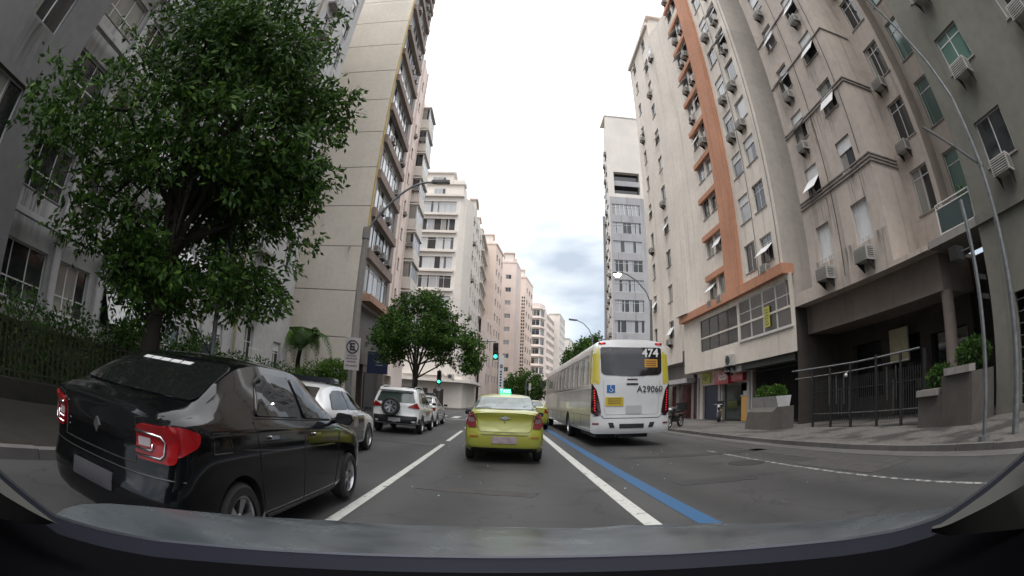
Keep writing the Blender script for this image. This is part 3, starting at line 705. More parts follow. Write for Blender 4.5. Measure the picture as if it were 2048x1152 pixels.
text('local', .62, F, S(26.55), 2.62, .505, M_WTXT, so, bold=.015); text('centro', .14, F, S(26.0), 2.45, .505, M_WTXT, so) if False else None
sg = MB(); sg.obox(F.P, S(30.0), 2.55, .002, S(28.7), 3.28, .08); so = tag(sg.build('shop_sign', simple('yellow_sign', (.50, .50, .10), .5)), 'small yellow square sign above the navy roller door', 'shop sign')
text('Ol\'', .42, F, S(29.75), 2.75, .082, simple('olive_letter', (.16, .17, .05), .6), so)
aw = MB(); aw.obox(F.P, S(22.6), 2.95, .11, S(17.35), 3.75 - .46, 1.0); tag(aw.build('awning', simple('dark_canvas', (.035, .04, .034), .8)), 'dark canvas awning over the gated entrance between shop and pink portico', 'awning')
sl = MB(); sl.obox(F.P, S(24.0), 2.9, .4, S(22.7), 3.25, .95); bx = tag(sl.build('sign_box', M_WHITEWALL), 'blank white box fascia beneath two condensers beside the red sign', 'sign box')
ac(F, S(24.6), 3.26-.26, 'white condenser over the red shop sign, the left of the two', d=.6, split=True, sc=.9, group='condensers over the shop'); ac(F, S(23.6), 3.27, 'larger white condenser on top of the blank white box fascia', d=1.0, split=True, sc=1.1, group='condensers over the shop')
a, b, c, d = shop_ops[2]; mb = MB(); mb.obox(F.P, a-.1, 0, -1.2, S(17.05), 3.3, -1.1); mb.box(16.3, 17.02, 0, 20, 38.8, 5.29); mb.build('entrance', M_VOID, B)
gt = empty('metal_gate', (0, 0, 0), 'black barred gate closing the dark entrance right of the shop', 'gate')
bm_ = MB(); bm_.tube([(0, 0, 0), (0, 0, 2.7)], .015, 6); bme = bm_.mesh('bar', M_BLKMETAL)
for i in range(34): link('bar', bme, gt, F.P(a+.08+i*.15, .15, -.05))
mb = MB(); mb.obox(F.P, a, .2, -.07, c, .25, -.03); mb.obox(F.P, a, 2.8, -.07, c, 2.86, -.03); mb.build('rail', M_BLKMETAL, gt)

# ------------------------------------------------------------------ R3: plain bowed cream block
B = building('apartment_building', 'cream apartment block with a bowed blank wall, just past the orange stripe')
mb = MB(); prof = [(XR+.02, 26.3), (XR-.02, 27.4), (XR-.16, 28.5), (XR-.42, 29.4), (XR-.5, 30.2), (XR-.5, 31.2)]
for (xa, ya), (xb, yb) in zip(prof, prof[1:]): mb.quad((xa, ya, 7.3), (xb, yb, 7.3), (xb, yb, 33.0), (xa, ya, 33.0))
mb.quad((XR-.5, 31.2, 7.3), (XR+2, 31.2, 7.3), (XR+2, 31.2, 33.0), (XR-.5, 31.2, 33.0))
mb.add([(x, y, 33.0) for x, y in prof] + [(20, 31.2, 33.0), (20, 26.3, 33.0)], [tuple(range(8))])
F = right_face(XR, 38.9); T = lambda y: 38.9-y; ops = []; W = []
for k in range(11):
    t = 6.2 + 2.8*k
    for c, (ya, yb) in enumerate(((37.6, 36.8), (33.9, 32.9))): ops.append((T(ya), t, T(yb), t+1.3)); W.append((T(ya), t, ya-yb, k, c))
wall(mb, F, 0, T(31.2), 4.2, 35.8, ops)
mb.quad((XR, 38.9, 0), (20, 38.9, 0), (20, 38.9, 35.8), (XR, 38.9, 35.8)); mb.quad((XR, 31.2, 35.8), (XR, 38.9, 35.8), (20, 38.9, 35.8), (20, 31.2, 35.8)); mb.quad((XR, 31.2, 33.0), (20, 31.2, 33.0), (20, 31.2, 35.8), (XR, 31.2, 35.8))
mb.build('wall', M_CREAM, B)
for s, t, w, k, c in W:
    if rnd.random() < .6: stain(B, F, s, t-.03, w, 1.4)
    window(B, F, s, t, w, 1.3, 2, 0, glass=M_GLASS, shutter=32 if (k+c) % 3 == 1 else 0)
    if (k*3+c) % 4 == 1: ac(F, s+.5, t-.5, 'air conditioner on the %s floor of the bowed cream block, %s column' % (ORD[k+1], 'near' if c else 'far'), sc=.85)
Fb = right_face(XR-.5, 31.2); window(B, Fb, .25, 30.6, .8, 1.2, 1, 0, depth=.02, glass=M_GLASS_L); ac(Fb, .9, 30.0, 'lone condenser high on the bowed blank wall, near its top', split=True, sc=.9)
mb = MB(); mb.box(XR-.25, 31.2, 35.8, XR+3, 38.9, 36.2); mb.build('cornice', M_CREAM, B)
mb = MB(); Fg = right_face(13.4, 38.9); wall(mb, Fg, 0, T(31.25), 0, 5.2, [(T(37.8), .12, T(34.8), 2.7), (T(34.2), .12, T(31.7), 2.7)], .3)
mb.add([(x, y, 7.301) for x, y in prof] + [(14, 31.2, 7.301), (14, 26.3, 7.301)], [tuple(range(8))]); mb.quad((XR, 38.9, 4.2), (14, 38.9, 4.2), (14, 31.2, 4.2), (XR, 31.2, 4.2)); mb.build('ground_floor_wall', M_CONC, B)
mb = MB(); mb.box(XR+.2, 30.9, 2.72, 13.38, 38.2, 3.05); mb.build('lintel', M_WHITEWALL, B)
mb = MB(); mb.obox(Fg.P, T(37.8), .12, -.9, T(31.7), 2.7, -.8); mb.build('shopfront', simple('dull_red_shopfront', (.16, .03, .035), .6, var=.5, scale=1.2), B)

# ------------------------------------------------------------------ R4: grey ribbon-window block facing the camera past the junction
def ribbon(B, F, s, t, w, h, n, glass, frame=M_WFRAME, tr=.72, m_sill=None):
    o = link('window', win_meshes(w, h, n, tr, frame), B, F.P(s, t, -.1), (0, 0, F.rz))
    for i in range(n):
        ww = w/n; link('pane', pane_mesh(ww, h, glass if rnd.random() < .75 else M_GLASS), o, (ww*i, .03, 0))
    return o
B = building('apartment_building', 'narrow grey apartment block with white ribbon windows, behind the bus')
mb = MB(); F = south_face(15.5, 66); ops = []
for k in range(8): ops.append((.3, 8.5+3.06*k, 4.95, 8.5+3.06*k+1.85))
wall(mb, F, 0, 6.2, 0, 33.0, ops, .15, 1); wall(mb, F, 0, 6.2, 33.0, 48.5, [(.9, 33.6, 5.2, 37.5)], .9, 0)
mb.quad((15.5, 66, 0), (15.5, 66, 48.5), (18.3, 82, 48.5), (18.3, 82, 0)); mb.quad((21.7, 66, 0), (25, 82, 0), (25, 82, 48.5), (21.7, 66, 48.5)); mb.quad((15.5, 66, 48.5), (21.7, 66, 48.5), (25, 82, 48.5), (18.3, 82, 48.5)); mb.build('wall', [M_PALE, M_BLUEGREY], B)
for k in range(8): ribbon(B, F, .3, 8.5+3.06*k, 4.65, 1.85, (6, 5, 6, 7)[k % 4], M_GLASS_L, tr=(.72, 0, .75, .72)[k % 4])
mb = MB(); mb.obox(F.P, .9, 33.6, -.9, 5.2, 37.5, -.85); mb.build('loggia', M_GLASS_D, B)
mb = MB(); mb.obox(F.P, .9, 35.0, -.1, 5.2, 35.9, .02); mb.build('loggia_parapet', M_BLUEGREY, B)
mb = MB(); mb.obox(F.P, -.1, 48.5, -4, 6.3, 48.7, .1); mb.build('cornice', M_PALE, B)
Fw = Face((18.3, 82), (-2.8, -16))
for k in range(12):
    for j in range(3):
        window(B, Fw, 2+j*4.6, 8.5+3.06*k, 1.6, 1.4, 2, 0, depth=-.02, glass=M_GLASS)
        if rnd.random() < .6: ac(Fw, 4.3+j*4.6, 8.4+3.06*k, 'tiny air conditioner on the grey ribbon-window block side, %s row up, %s of three' % (ORD[k+1], ('farthest', 'middle', 'nearest')[j]), sc=1.1, group='air conditioners along the side of the grey ribbon-window block')
# blocks beyond on the right
def plain_block(name, label, pts, z0, z1, m, rows=8, pitch=3.0, faces=(0,), nwin=3, w=1.4, h=1.4, base=4.5, gl=None, ledge=None, top=None, rib=False, mat2=None):
    """block on a convex footprint; faces lists the edges that carry windows"""
    B = building(name, label); mb = MB(); n = len(pts)
    for i in range(n):
        a, b = pts[i], pts[(i+1) % n]; F = Face(a, (b[0]-a[0], b[1]-a[1])); L = math.hypot(b[0]-a[0], b[1]-a[1]); ops = []
        if i in faces:
            nn = nwin if isinstance(nwin, int) else nwin[faces.index(i)]
            ww = L*.86/nn if rib else w
            for k in range(rows):
                t = base + pitch*k
                if t + h > z1-.3: break
                for j in range(nn):
                    c = L*(j+.5)/nn; ops.append((c-ww/2, t, c+ww/2, t+h))
            for o in ops:
                if rib: ribbon(B, F, o[0], o[1], o[2]-o[0], o[3]-o[1], max(2, int((o[2]-o[0])/.9)), gl or M_GLASS_L)
                else: window(B, F, o[0], o[1], o[2]-o[0], o[3]-o[1], 2, 0, glass=gl, sill=False)
            if ledge:
                for k in range(rows+1): 
                    t = base + pitch*k - .55
                    if t < z1: lb = MB(); lb.obox(F.P, -.05, t-.25, .0, L+.05, t, ledge); lb.build('balcony_slab', mat2 or m, B)
        wall(mb, F, 0, L, z0, z1, ops, .15)
    mb.add([(x, y, z1) for x, y in pts], [tuple(range(n))])
    mb.build('wall', m, B)
    if top:
        tb = MB(); cx = sum(p[0] for p in pts)/n; cy = sum(p[1] for p in pts)/n
        tb.prism([(cx+(x-cx)*1.03, cy+(y-cy)*1.03) for x, y in pts], lambda a, b, d: (a, b, d), z1+.001, z1+.4)
        tb.box(cx-1.6, cy-1.6, z1+.4, cx+1.6, cy+1.6, z1+top); tb.build('roof', m, B)
    return B
plain_block('apartment_building', 'pale grey block barely showing left of the grey ribbon-window block', [(18.6, 86), (30, 86), (36, 110), (24, 110)], 0, 38, M_BLUEGREY, 10, 3.1, (3,), (6,), 1.6, 1.4, 5)
plain_block('apartment_building', 'distant dull cream block far down the right side', [(25.2, 114), (38, 114), (44, 140), (31, 140)], 0, 30, M_CREAM, 8, 3.1, (3,), (6,), 1.6, 1.4, 5)

# ------------------------------------------------------------------ left side: nearest block (L0)
B = building('apartment_building', 'grey apartment block at the left edge with stone-silled windows')
XL = -10.5; mb = MB(); F = left_face(XL, -9); S = lambda y: y+9
ops = []; W = []
for k in range(12):
    t = 4.75 + 2.95*k
    for ya, yb in ((2.2, 3.45), (-1.8, -.5), (-5.5, -4.2)):
        ops.append((S(ya), t, S(yb), t+1.5)); W.append((S(ya), t, yb-ya))
wall(mb, F, 0, S(4.57), 0, 38, ops, .25); mb.quad((XL, 4.57, 0), (-20, 4.57, 0), (-20, 4.57, 38), (XL, 4.57, 38)); closebox(mb, -20, -9, XL, 4.57, 0, 38, 'EN'); mb.build('wall', M_EDGE_DARK, B)
for s, t, w in W:
    stain(B, F, s, t-.06, 1.2, 1.4); window(B, F, s, t, w, 1.5, 2, 0, glass=M_GLASS, depth=.25)
# ------------------------------------------------------------------ L1: old white block with French windows
B = building('apartment_building', 'old white apartment block with French windows and small balconies behind the big tree')
XW = -12.5; mb = MB(); F = left_face(XW, 3.0); S = lambda y: y-3.0; ops = []; W = []
cols = [(5.0, 7.2, 'french'), (7.75, 9.2, 'french'), (10.0, 12.3, 'wide'), (13.6, 14.8, 'sash'), (15.2, 16.2, 'sash'), (16.9, 17.9, 'sash'), (19.9, 20.8, 'tall'), (23.1, 24.05, 'sash')]
for k in range(12):
    for ya, yb, kind in cols:
        t = {0: 2.1}.get(k, 2.1+2.9*k); h = 1.5
        if kind == 'tall': h = 2.0; t -= .1
        ops.append((S(ya), t, S(yb), t+h)); W.append((S(ya), t, yb-ya, h, kind, k))
wall(mb, F, 0, S(24.96), 0, 37.5, ops, .22)
mb.quad((XW, 24.96, 0), (XW, 24.96, 37.5), (-24, 24.96, 37.5), (-24, 24.96, 0)); mb.quad((-24, 3, 37.5), (XW, 3, 37.5), (XW, 24.96, 37.5), (-24, 24.96, 37.5)); mb.build('wall', M_WHITEWALL, B)
for s, t, w, h, kind, k in W:
    if rnd.random() < .5: stain(B, F, s, t-.05, round(w*.8, 1), 1.2)
    shut = 0
    if kind == 'wide' and k in (0, 2, 5): 
        for j in range(2):
            o = window(B, F, s+w/2*j, t, w/2-.02, h, 1, 0, glass=M_GLASS, shutter=0 if k == 0 else 22, depth=.2, sill=False)
            if k == 0: link('tilting_shutter', shutter_mesh(w/2-.08, h*.92, R(24)), o, (.02, -.12, h*.96))
        continue
    window(B, F, s, t, w, h, 3 if kind == 'french' else 2, .35 if kind == 'french' else .6, glass=M_GLASS, frame=M_WFRAME, depth=.2, shutter=30 if (kind == 'sash' and k % 4 == 1 and s < 14) else 0, roller=.3 if k % 3 == 0 and kind == 'sash' else 0)
# piers, string course and balconies
mb = MB()
for y in (4.95-.25, 7.35, 9.5, 12.6): mb.obox(F.P, S(y), 1.9, .002, S(y)+.3, 37.5, .18)
mb.build('pilaster', M_WHITEWALL, B)
mb = MB()
for k in range(12): mb.obox(F.P, 0, 4.2+2.9*k, .19, S(12.9), 4.36+2.9*k, .42)
mb.build('string_course', M_WHITEWALL, B)
mb = MB(); mb.obox(F.P, 0, 1.62, .002, S(24.9), 1.9, .3); mb.build('base_ledge', M_CONC, B)
mb = MB(); mb.obox(F.P, 0, 0, .002, S(18.5), 1.62, .12); mb.build('plinth', M_SHADE_STONE, B)
for k in range(11):
    b2 = MB(); t = 1.95+2.9*k; b2.obox(F.P, S(19.6), t-.18, .002, S(21.1), t, .55); bo = b2.build('balcony', M_CONC, B)
    b3 = MB()
    for j in range(9): b3.tube([F.P(S(19.65)+.175*j, t, .5), F.P(S(19.65)+.175*j, t+.9, .5)], .012, 4)
    b3.tube([F.P(S(19.62), t+.9, .5), F.P(S(21.08), t+.9, .5)], .02, 5); b3.build('railing', M_WFRAME, bo)
mb = MB(); mb.tube([F.P(S(18.8), 1.9, .12), F.P(S(18.8), 37, .12)], .07, 7); mb.build('drain_pipe', simple('old_yellow_pipe', (.30, .27, .18), .7), B)
gb = MB()
for k in range(6): gb.tube([F.P(S(8.0+.9*0)+.28*k, 1.95, .3), F.P(S(8.0)+.28*k, 2.5, .3)], .02, 4)

# ------------------------------------------------------------------ L2: beige block with blank panelled side wall
B = building('apartment_building', 'tall beige block whose blank side wall faces the camera in wide horizontal panels')
XB, YB = -9.8, 29.8
mb = MB(); mb.quad((-24, YB+.03, 0), (XB-.02, YB+.03, 0), (XB-.02, YB+.03, 45), (-24, YB+.03, 45)); mb.quad((-24, YB, 45), (XB, YB, 45), (XB, 38, 45), (-24, 38, 45))
mb.build('wall', M_CONC, B)
zs = [0, 1.9, 4.9, 8.1, 11.25, 14.3, 17.45, 20.6, 23.75, 26.9, 30.05, 33.2, 36.35, 39.5, 42.6, 45]
for a, b in zip(zs, zs[1:]):
    p = MB(); x1 = XB if a > 7 else XB - .25*(8.1-b)/3.2 - .02
    p.box(-24, YB-.02, a+.03, x1-.06, YB+.06, b-.03); p.build('wall_panel', M_BEIGE, B)
Fst = south_face(-20, YB-.022)
stain(B, Fst, 8.6, zs[4]-.02, .6, 1.2)
mb = MB(); mb.box(XB-.058, YB-.03, 8.1, XB+.02, YB+.25, 45); mb.build('corner_strip', simple('ochre_edge', (.42, .30, .10), .7, var=.2, scale=2), B)
F = left_face(XB, YB); S = lambda y: y-YB; mb = MB(); ops = []
for k in range(12): ops.append((S(30.5), 8.35+3.1*k, S(36.8), 8.35+3.1*k+2.15))
wall(mb, F, .25, S(37.75), 7.6, 45, ops, .25); mb.quad((XB, 37.75, 0), (XB, 37.75, 45), (-24, 37.75, 45), (-24, 37.75, 0)); mb.build('facade_wall', M_CONC, B)
LC = ['near', 'middle', 'far']
for k in range(12):
    t = 8.35+3.1*k; p = MB(); p.obox(F.P, S(30.15), t+2.2, .002, S(37.2), t+2.9, .26); p.build('spandrel', M_BROWN, B)
    ribbon(B, F, S(30.5), t, 6.3, 2.15, (5, 6, 5, 7)[k % 4], M_GLASS_W, tr=0 if k % 3 else .8, frame=(M_WFRAME, M_DFRAME, M_FRAME)[k % 3])
    for j in range(3):
        if rnd.random() < .55: ac(F, S(31.5)+j*2.0+rnd.uniform(-.3, .5), t+.0, 'air conditioner on the %s window strip of the beige block, %s end' % (ORD[k+1], LC[j]), d=.06 if k else .3, split=rnd.random() < .4)
mb = MB(); mb.obox(F.P, S(29.85), 7.45, .002, S(37.6), 7.95, .75); mb.build('salmon_ledge', M_SALMON, B)
mb = MB(); mb.obox(F.P, S(30.4), 3.4, -1.2, S(37.7), 7.45, -.4); mb.obox(F.P, S(33.5), 0, -1.2, S(37.7), 3.4, -.5); mb.build('stone_cladding', M_STONE, B)
mb = MB(); mb.obox(F.P, S(29.95), 0, -3, S(33.4), 3.3, -1.6); mb.obox(F.P, S(33.9), .12, -.49, S(37.2), 2.9, -.44); mb.build('shopfront', M_DARKSTONE, B)
sg = MB(); sg.box(-9.9, 33.2, 2.8, -8.35, 33.4, 4.4); so = tag(sg.build('hanging_sign', simple('navy_sign', (.02, .03, .085), .5)), 'navy blue hanging shop sign under the trees on the left pavement', 'shop sign')
Fs = south_face(-9.9, 33.2); text('blue', .30, Fs, .55, 3.6, .004, simple('pale_letter', (.55, .65, .62), .6), so); b_ = MB(); b_.obox(Fs.P, .65, 3.42, .003, 1.2, 3.46, .006); b_.build('underline', simple('pale_letter', (.5, .5, .5)), so)
# ------------------------------------------------------------------ L3: flat piered wall then stacked projecting bays
B = building('apartment_building', 'pale rose block with thin piers and stacked projecting bays, left corner of the junction')
F = left_face(XB-.2, 37.76); S = lambda y: y-37.76; mb = MB(); ops = [(S(40.3), 6.9+2.9*k, S(40.95), 6.9+2.9*k+1.1) for k in range(10)]
wall(mb, F, 0, S(42.2), 4.0, 36.5, ops); F4 = left_face(XB-.2, 42.2); wall(mb, F4, 0, 3.8, 0, 33, ()); wall(mb, F, 0, S(42.2), 0, 4.0, [(.8, .12, 3.6, 3.0)], .5)
closebox(mb, -24, 37.76, XB-.2, 42.2, 33, 36.5, 'E'); closebox(mb, -24, 42.2, XB-.2, 46.0, 0, 33, 'ES'); mb.build('wall', M_ROSE, B)
for k in range(10):
    window(B, F, S(40.3), 6.9+2.9*k, .65, 1.1, 1, 0)
    if k % 3 == 1: ac(F, S(40.6), 6.4+2.9*k, 'small air conditioner under the single narrow window, %s floor of the rose block' % ORD[k+1], sc=.7)
mb = MB()
for y in (37.9, 39.4, 41.9): mb.obox(F.P, S(y), 4.0, .002, S(y)+.18, 36.5, .14)
mb.build('pier', M_ROSE, B)
for k in range(9):
    t = 5.5+2.95*k; x1 = XB+.75
    b2 = MB(); b2.box(XB-.19, 42.4, t, x1, 45.8, t+1.05); b2.box(XB-.19, 42.3, t+2.6, x1+.1, 45.9, t+2.75); bay = b2.build('bay', M_PALE, B)
    Fb = left_face(x1-.05, 42.5); link('bay_window', win_meshes(3.2, 1.5, 4, 0, M_WFRAME), bay, Fb.P(0, t+1.07, 0), (0, 0, Fb.rz)); link('pane', pane_mesh(3.2, 1.5, M_GLASS_L), bay, Fb.P(0, t+1.07, -.01), (0, 0, Fb.rz))
    Fc = south_face(XB-.15, 42.45); link('bay_window', win_meshes(.8, 1.5, 1, 0, M_WFRAME), bay, Fc.P(0, t+1.07, 0), (0, 0, 0)); link('pane', pane_mesh(.8, 1.5, M_GLASS), bay, Fc.P(0, t+1.07, 0), (0, 0, 0))
    if k % 2: ac(Fc, .5, t+1.1, 'air conditioner jutting from the side of the %s-floor bay at the junction corner' % ORD[k+1], sc=.9)

# ------------------------------------------------------------------ C: cream corner block past the junction, terraced top
B = building('apartment_building', 'cream corner block past the junction with wide glazed rows and a stepped roof terrace')
mb = MB(); F = south_face(-14.5, 66); ops = []; rowz = [8.1, 11.1, 14.2, 17.2, 20.1, 23.1, 26.1, 29.0]
for t in rowz: ops.append((1.0, t, 6.4, t+1.85))
wall(mb, F, 0, 7.0, 4.6, 31.6, ops, .2)
arc = [(-7.5, 66), (-6.6, 66.5), (-6.0, 67.5), (-5.7, 69), (-4.9, 82)]
for i, (a, b) in enumerate(zip(arc, arc[1:])):
    Fi = Face(a, (b[0]-a[0], b[1]-a[1])); Li = math.hypot(b[0]-a[0], b[1]-a[1]); oo = []
    if i == 3: oo = [(c, t, c+.9, t+1.4) for c in (1.5, 5.0, 7.5, 10.5) for t in rowz]
    wall(mb, Fi, 0, Li, 4.6, 31.6, oo)
    for o in oo: window(B, Fi, o[0], o[1], .9, 1.4, 1, 0, shutter=30 if rnd.random() < .4 else 0)
    if i == 3:
        for t in rowz[::2]: ac(Fi, 2.0, t-.5, 'air conditioner on the street side of the cream corner block, %s window row' % ORD[rowz.index(t)+1], group='air conditioners on the cream corner block')
mb.add([(-14.5, 66, 31.6)] + [(x, y, 31.6) for x, y in arc] + [(-14.5, 82, 31.6)], [tuple(range(7))])
mb.build('wall', M_PALE, B)
for i, t in enumerate(rowz):
    ribbon(B, F, 1.0, t, 5.4, 1.95, (5, 6, 4)[i % 3], M_GLASS_W if i % 3 else M_GLASS_L, tr=.78 if i % 2 else 0)
    p = MB(); p.obox(F.P, .8, t-.5, .002, 6.7, t-.12, .35); p.build('parapet', M_PALE, B)
mb = MB(); mb.box(-14.5, 67.2, 31.6, -7.3, 78, 34.3); mb.box(-14.5, 68.5, 34.3, -9.3, 76, 37.0); mb.box(-9.2, 68.4, 34.3, -7.4, 74, 35.8); mb.build('penthouse', M_PALE, B)
mb = MB(); mb.box(-15, 65.6, 31.6, -7.0, 67.3, 31.95); mb.box(-14.9, 66.9, 34.3, -7.0, 68.6, 34.6); mb.box(-14.9, 68.2, 37.0, -8.9, 76.2, 37.25); mb.build('terrace_slab', M_PALE, B)
Fp = south_face(-14.5, 67.2); window(B, Fp, 2.5, 32.4, 1.8, 1.2, 3, 0, depth=-.02); Fp = south_face(-14.5, 68.5); window(B, Fp, 1.8, 35.0, 2.2, 1.3, 3, 0, depth=-.02)
# ground floor, canopy
mb = MB(); Fg = south_face(-24, 66.4); gops = [(x, .12, x+1.5, 2.7) for x in (2, 4.5, 7.2, 9.6, 11.9, 14.2)]
wall(mb, Fg, 0, 18.2, 0, 4.6, gops, .2)
for o in gops: mb.quad(*[Fg.P(a, b, -.2) for a, b in ((o[0], o[1]), (o[2], o[1]), (o[2], o[3]), (o[0], o[3]))], 1)
Fg2 = Face((-5.8, 66.4), (.9, 15)); wall(mb, Fg2, 0, 15, 0, 4.6, (), .2)
mb.build('ground_floor_wall', [M_PALE, M_GLASS_D], B)
mb = MB(); cpts = [(-26, 64.2), (-9, 64.2), (-6.3, 64.8), (-4.6, 66.4), (-4.0, 69), (-3.6, 82), (-5.7, 82), (-5.8, 66.4), (-26, 66.4)]
mb.prism(cpts, lambda a, b, d: (a, b, d), 3.7, 4.1); mb.build('canopy', M_PALE, B)
mb = MB(); mb.box(-24, 66.5, 4.6, -14.6, 80, 27); mb.build('side_wing', M_PALE, B)
ac(south_face(0, 64.9), -8.6, 4.12, 'brown condenser standing on the curved canopy, left one of a pair', split=True, sc=1.2, group='condensers on the curved canopy'); ac(south_face(0, 64.9), -7.2, 4.12, 'brown condenser standing on the curved canopy, right one of a pair', split=True, sc=1.2, group='condensers on the curved canopy')

# ------------------------------------------------------------------ far blocks of the left row, following the bend
plain_block('apartment_building', 'pale block right behind the cream corner block, glazed bays to the street', [(-16, 82.2), (-4.9, 82.2), (-4.55, 91.8), (-16, 91.8)], 0, 32.5, M_PALE, 9, 3.05, (1,), (3,), 1.8, 1.7, 4.8, ledge=.5, top=2.2)
plain_block('apartment_building', 'peach block with a tall blank side wall, left of the far trees', [(-16, 92), (-2.4, 92), (-1.0, 100), (-16, 100)], 0, 33.0, M_PEACH, 9, 3.1, (1,), (3,), 1.2, 1.4, 5, top=1.2)
plain_block('apartment_building', 'low rose block standing in front of the peach side wall', [(-4.4, 85), (-3.3, 85), (-2.6, 91.9), (-4.4, 91.9)], 0, 16.5, M_ROSE, 5, 3.2, (1,), (2,), 1.5, 1.8, 4.5)
plain_block('apartment_building', 'rose block with small square windows stacked in one column, past the peach wall', [(-1.4, 104), (2.1, 104), (3.4, 111), (-1.4, 111)], 0, 32.8, M_ROSE, 10, 3.0, (0,), (1,), 1.3, 1.0, 5, top=1.6)
bb = plain_block('apartment_building', 'pinkish slab block with a pierced vent strip, between rose and ribbon blocks', [(-1, 116), (4.9, 116), (7.2, 126), (-1, 126)], 0, 32.6, M_PEACH, 9, 3.0, (1,), (3,), 1.5, 1.3, 5, top=1.0)
Fv = south_face(3.8, 116); mb = MB(); mb.box(0, -.03, 0, .3, -.003, .5); vme = mb.mesh('vent_block', M_VOID)
for k in range(26):
    for j in range(2): link('vent_block', vme, bb, Fv.P(.1+.48*j, 6+.85*k, 0))
plain_block('apartment_building', 'grey-white block with eight ribbon-window floors and a chamfered corner', [(5.2, 150), (11.2, 150), (12.9, 153.5), (15, 168), (5.2, 168)], 0, 33.5, M_ROSE, 10, 3.1, (0, 1), (2, 1), 1.5, 1.9, 4.5, rib=True, ledge=.4, mat2=M_PALE, gl=M_GLASS)
plain_block('apartment_building', 'cream block with a blank flank, just beyond the ribbon-window corner block', [(12.2, 172), (15.2, 172), (20, 190), (12.2, 190)], 0, 34.5, M_PEACH, 10, 3.1, (1,), (6,), 1.6, 1.6, 4.5, rib=True)
plain_block('apartment_building', 'slim pale tower block with a flat projecting roof, second farthest of the left row', [(18.2, 192), (22.5, 192), (27, 210), (18.2, 210)], 0, 38.0, M_PALE, 11, 3.1, (1,), (5,), 1.6, 1.4, 4.5, top=.8)
plain_block('apartment_building', 'farthest pale block with a gabled roof edge at the end of the left row', [(25.5, 225), (31, 225), (38, 250), (25.5, 250)], 0, 32.5, M_PALE, 9, 3.1, (1,), (5,), 1.6, 1.4, 4.5, top=1.5)
plain_block('apartment_building', 'pale far-end block closing the street behind the bus', [(33, 262), (60, 262), (60, 275), (33, 275)], 0, 24, M_CREAM, 6, 3.1, (0,), (6,), 1.8, 1.4, 4.5)
# vertical banner by the junction
bn = empty('banner', (0, 0, 0), 'tall white vertical banner with a pink flower and dark lettering, above the taxi sign', 'banner')
Fb = south_face(-.9, 84); mb = MB(); mb.obox(Fb.P, 0, 3.2, 0, .95, 9.6, .06); mb.build('cloth', simple('banner_white', (.6, .6, .62), .7), bn)
mb = MB()
for k in range(5):
    a = k*2*math.pi/5+.3; mb.prism([(.5+.2*math.cos(a)+.13*math.cos(q*math.pi/4), 7.6+.25*math.sin(a)+.13*math.sin(q*math.pi/4)) for q in range(8)], lambda p, q, d: Fb.P(p, q, .062+.001*k), .0, .01)
mb.build('flower_emblem', simple('pink_print', (.5, .05, .12), .6), bn)
mb = MB()
for i, h in enumerate((.5, .5, .5, .35, .5, .5)): mb.obox(Fb.P, .3, 4.0+.5*i, .061, .62, 4.0+.5*i+.34, .065)
mb.build('lettering', simple('navy_print', (.03, .03, .06), .6), bn)
mb = MB(); mb.tube([(-.95, 84.1, 0), (-.95, 84.1, 10)], .07, 8); mb.build('pole', M_METAL, bn)

# rooftop clutter that makes the stepped skyline
def rooftop(x0, y0, x1, y1, z, label, kind=0):
    T = empty('roof_tank' if kind else 'roof_hut', (0, 0, 0), label, 'rooftop hut', 'rooftop structures on the left row')
    mb = MB(); mb.box(x0, y0, z, x1, y1, z+2.2); mb.build('walls', M_PALE, T); mb = MB(); mb.box(x0-.3, y0-.3, z+2.201, x1+.3, y1+.3, z+2.4); mb.build('roof_slab', M_ROSE, T)
rooftop(-8.5, 83, -5.6, 86, 32.9, 'roof hut on the pale block directly behind the cream corner block')
rooftop(-5.6, 93.5, -3.2, 97, 33.4, 'roof hut on top of the peach side wall')
rooftop(-.6, 105, 1.4, 109, 33.2, 'roof hut on the rose block with one column of windows', 1)
rooftop(2.0, 118, 4.4, 123, 33.0, 'roof hut above the pierced vent strip')
rooftop(-6.4, 72, -5.6, 76, 31.7, 'small roof hut at the street edge of the cream corner block')
rooftop(13.2, 32.2, 15, 34.5, 35.9, 'roof hut on the bowed cream block across the street')
shrub_later = [(-8.2, 67.0, 32.3), (-9.6, 67.4, 32.2)]
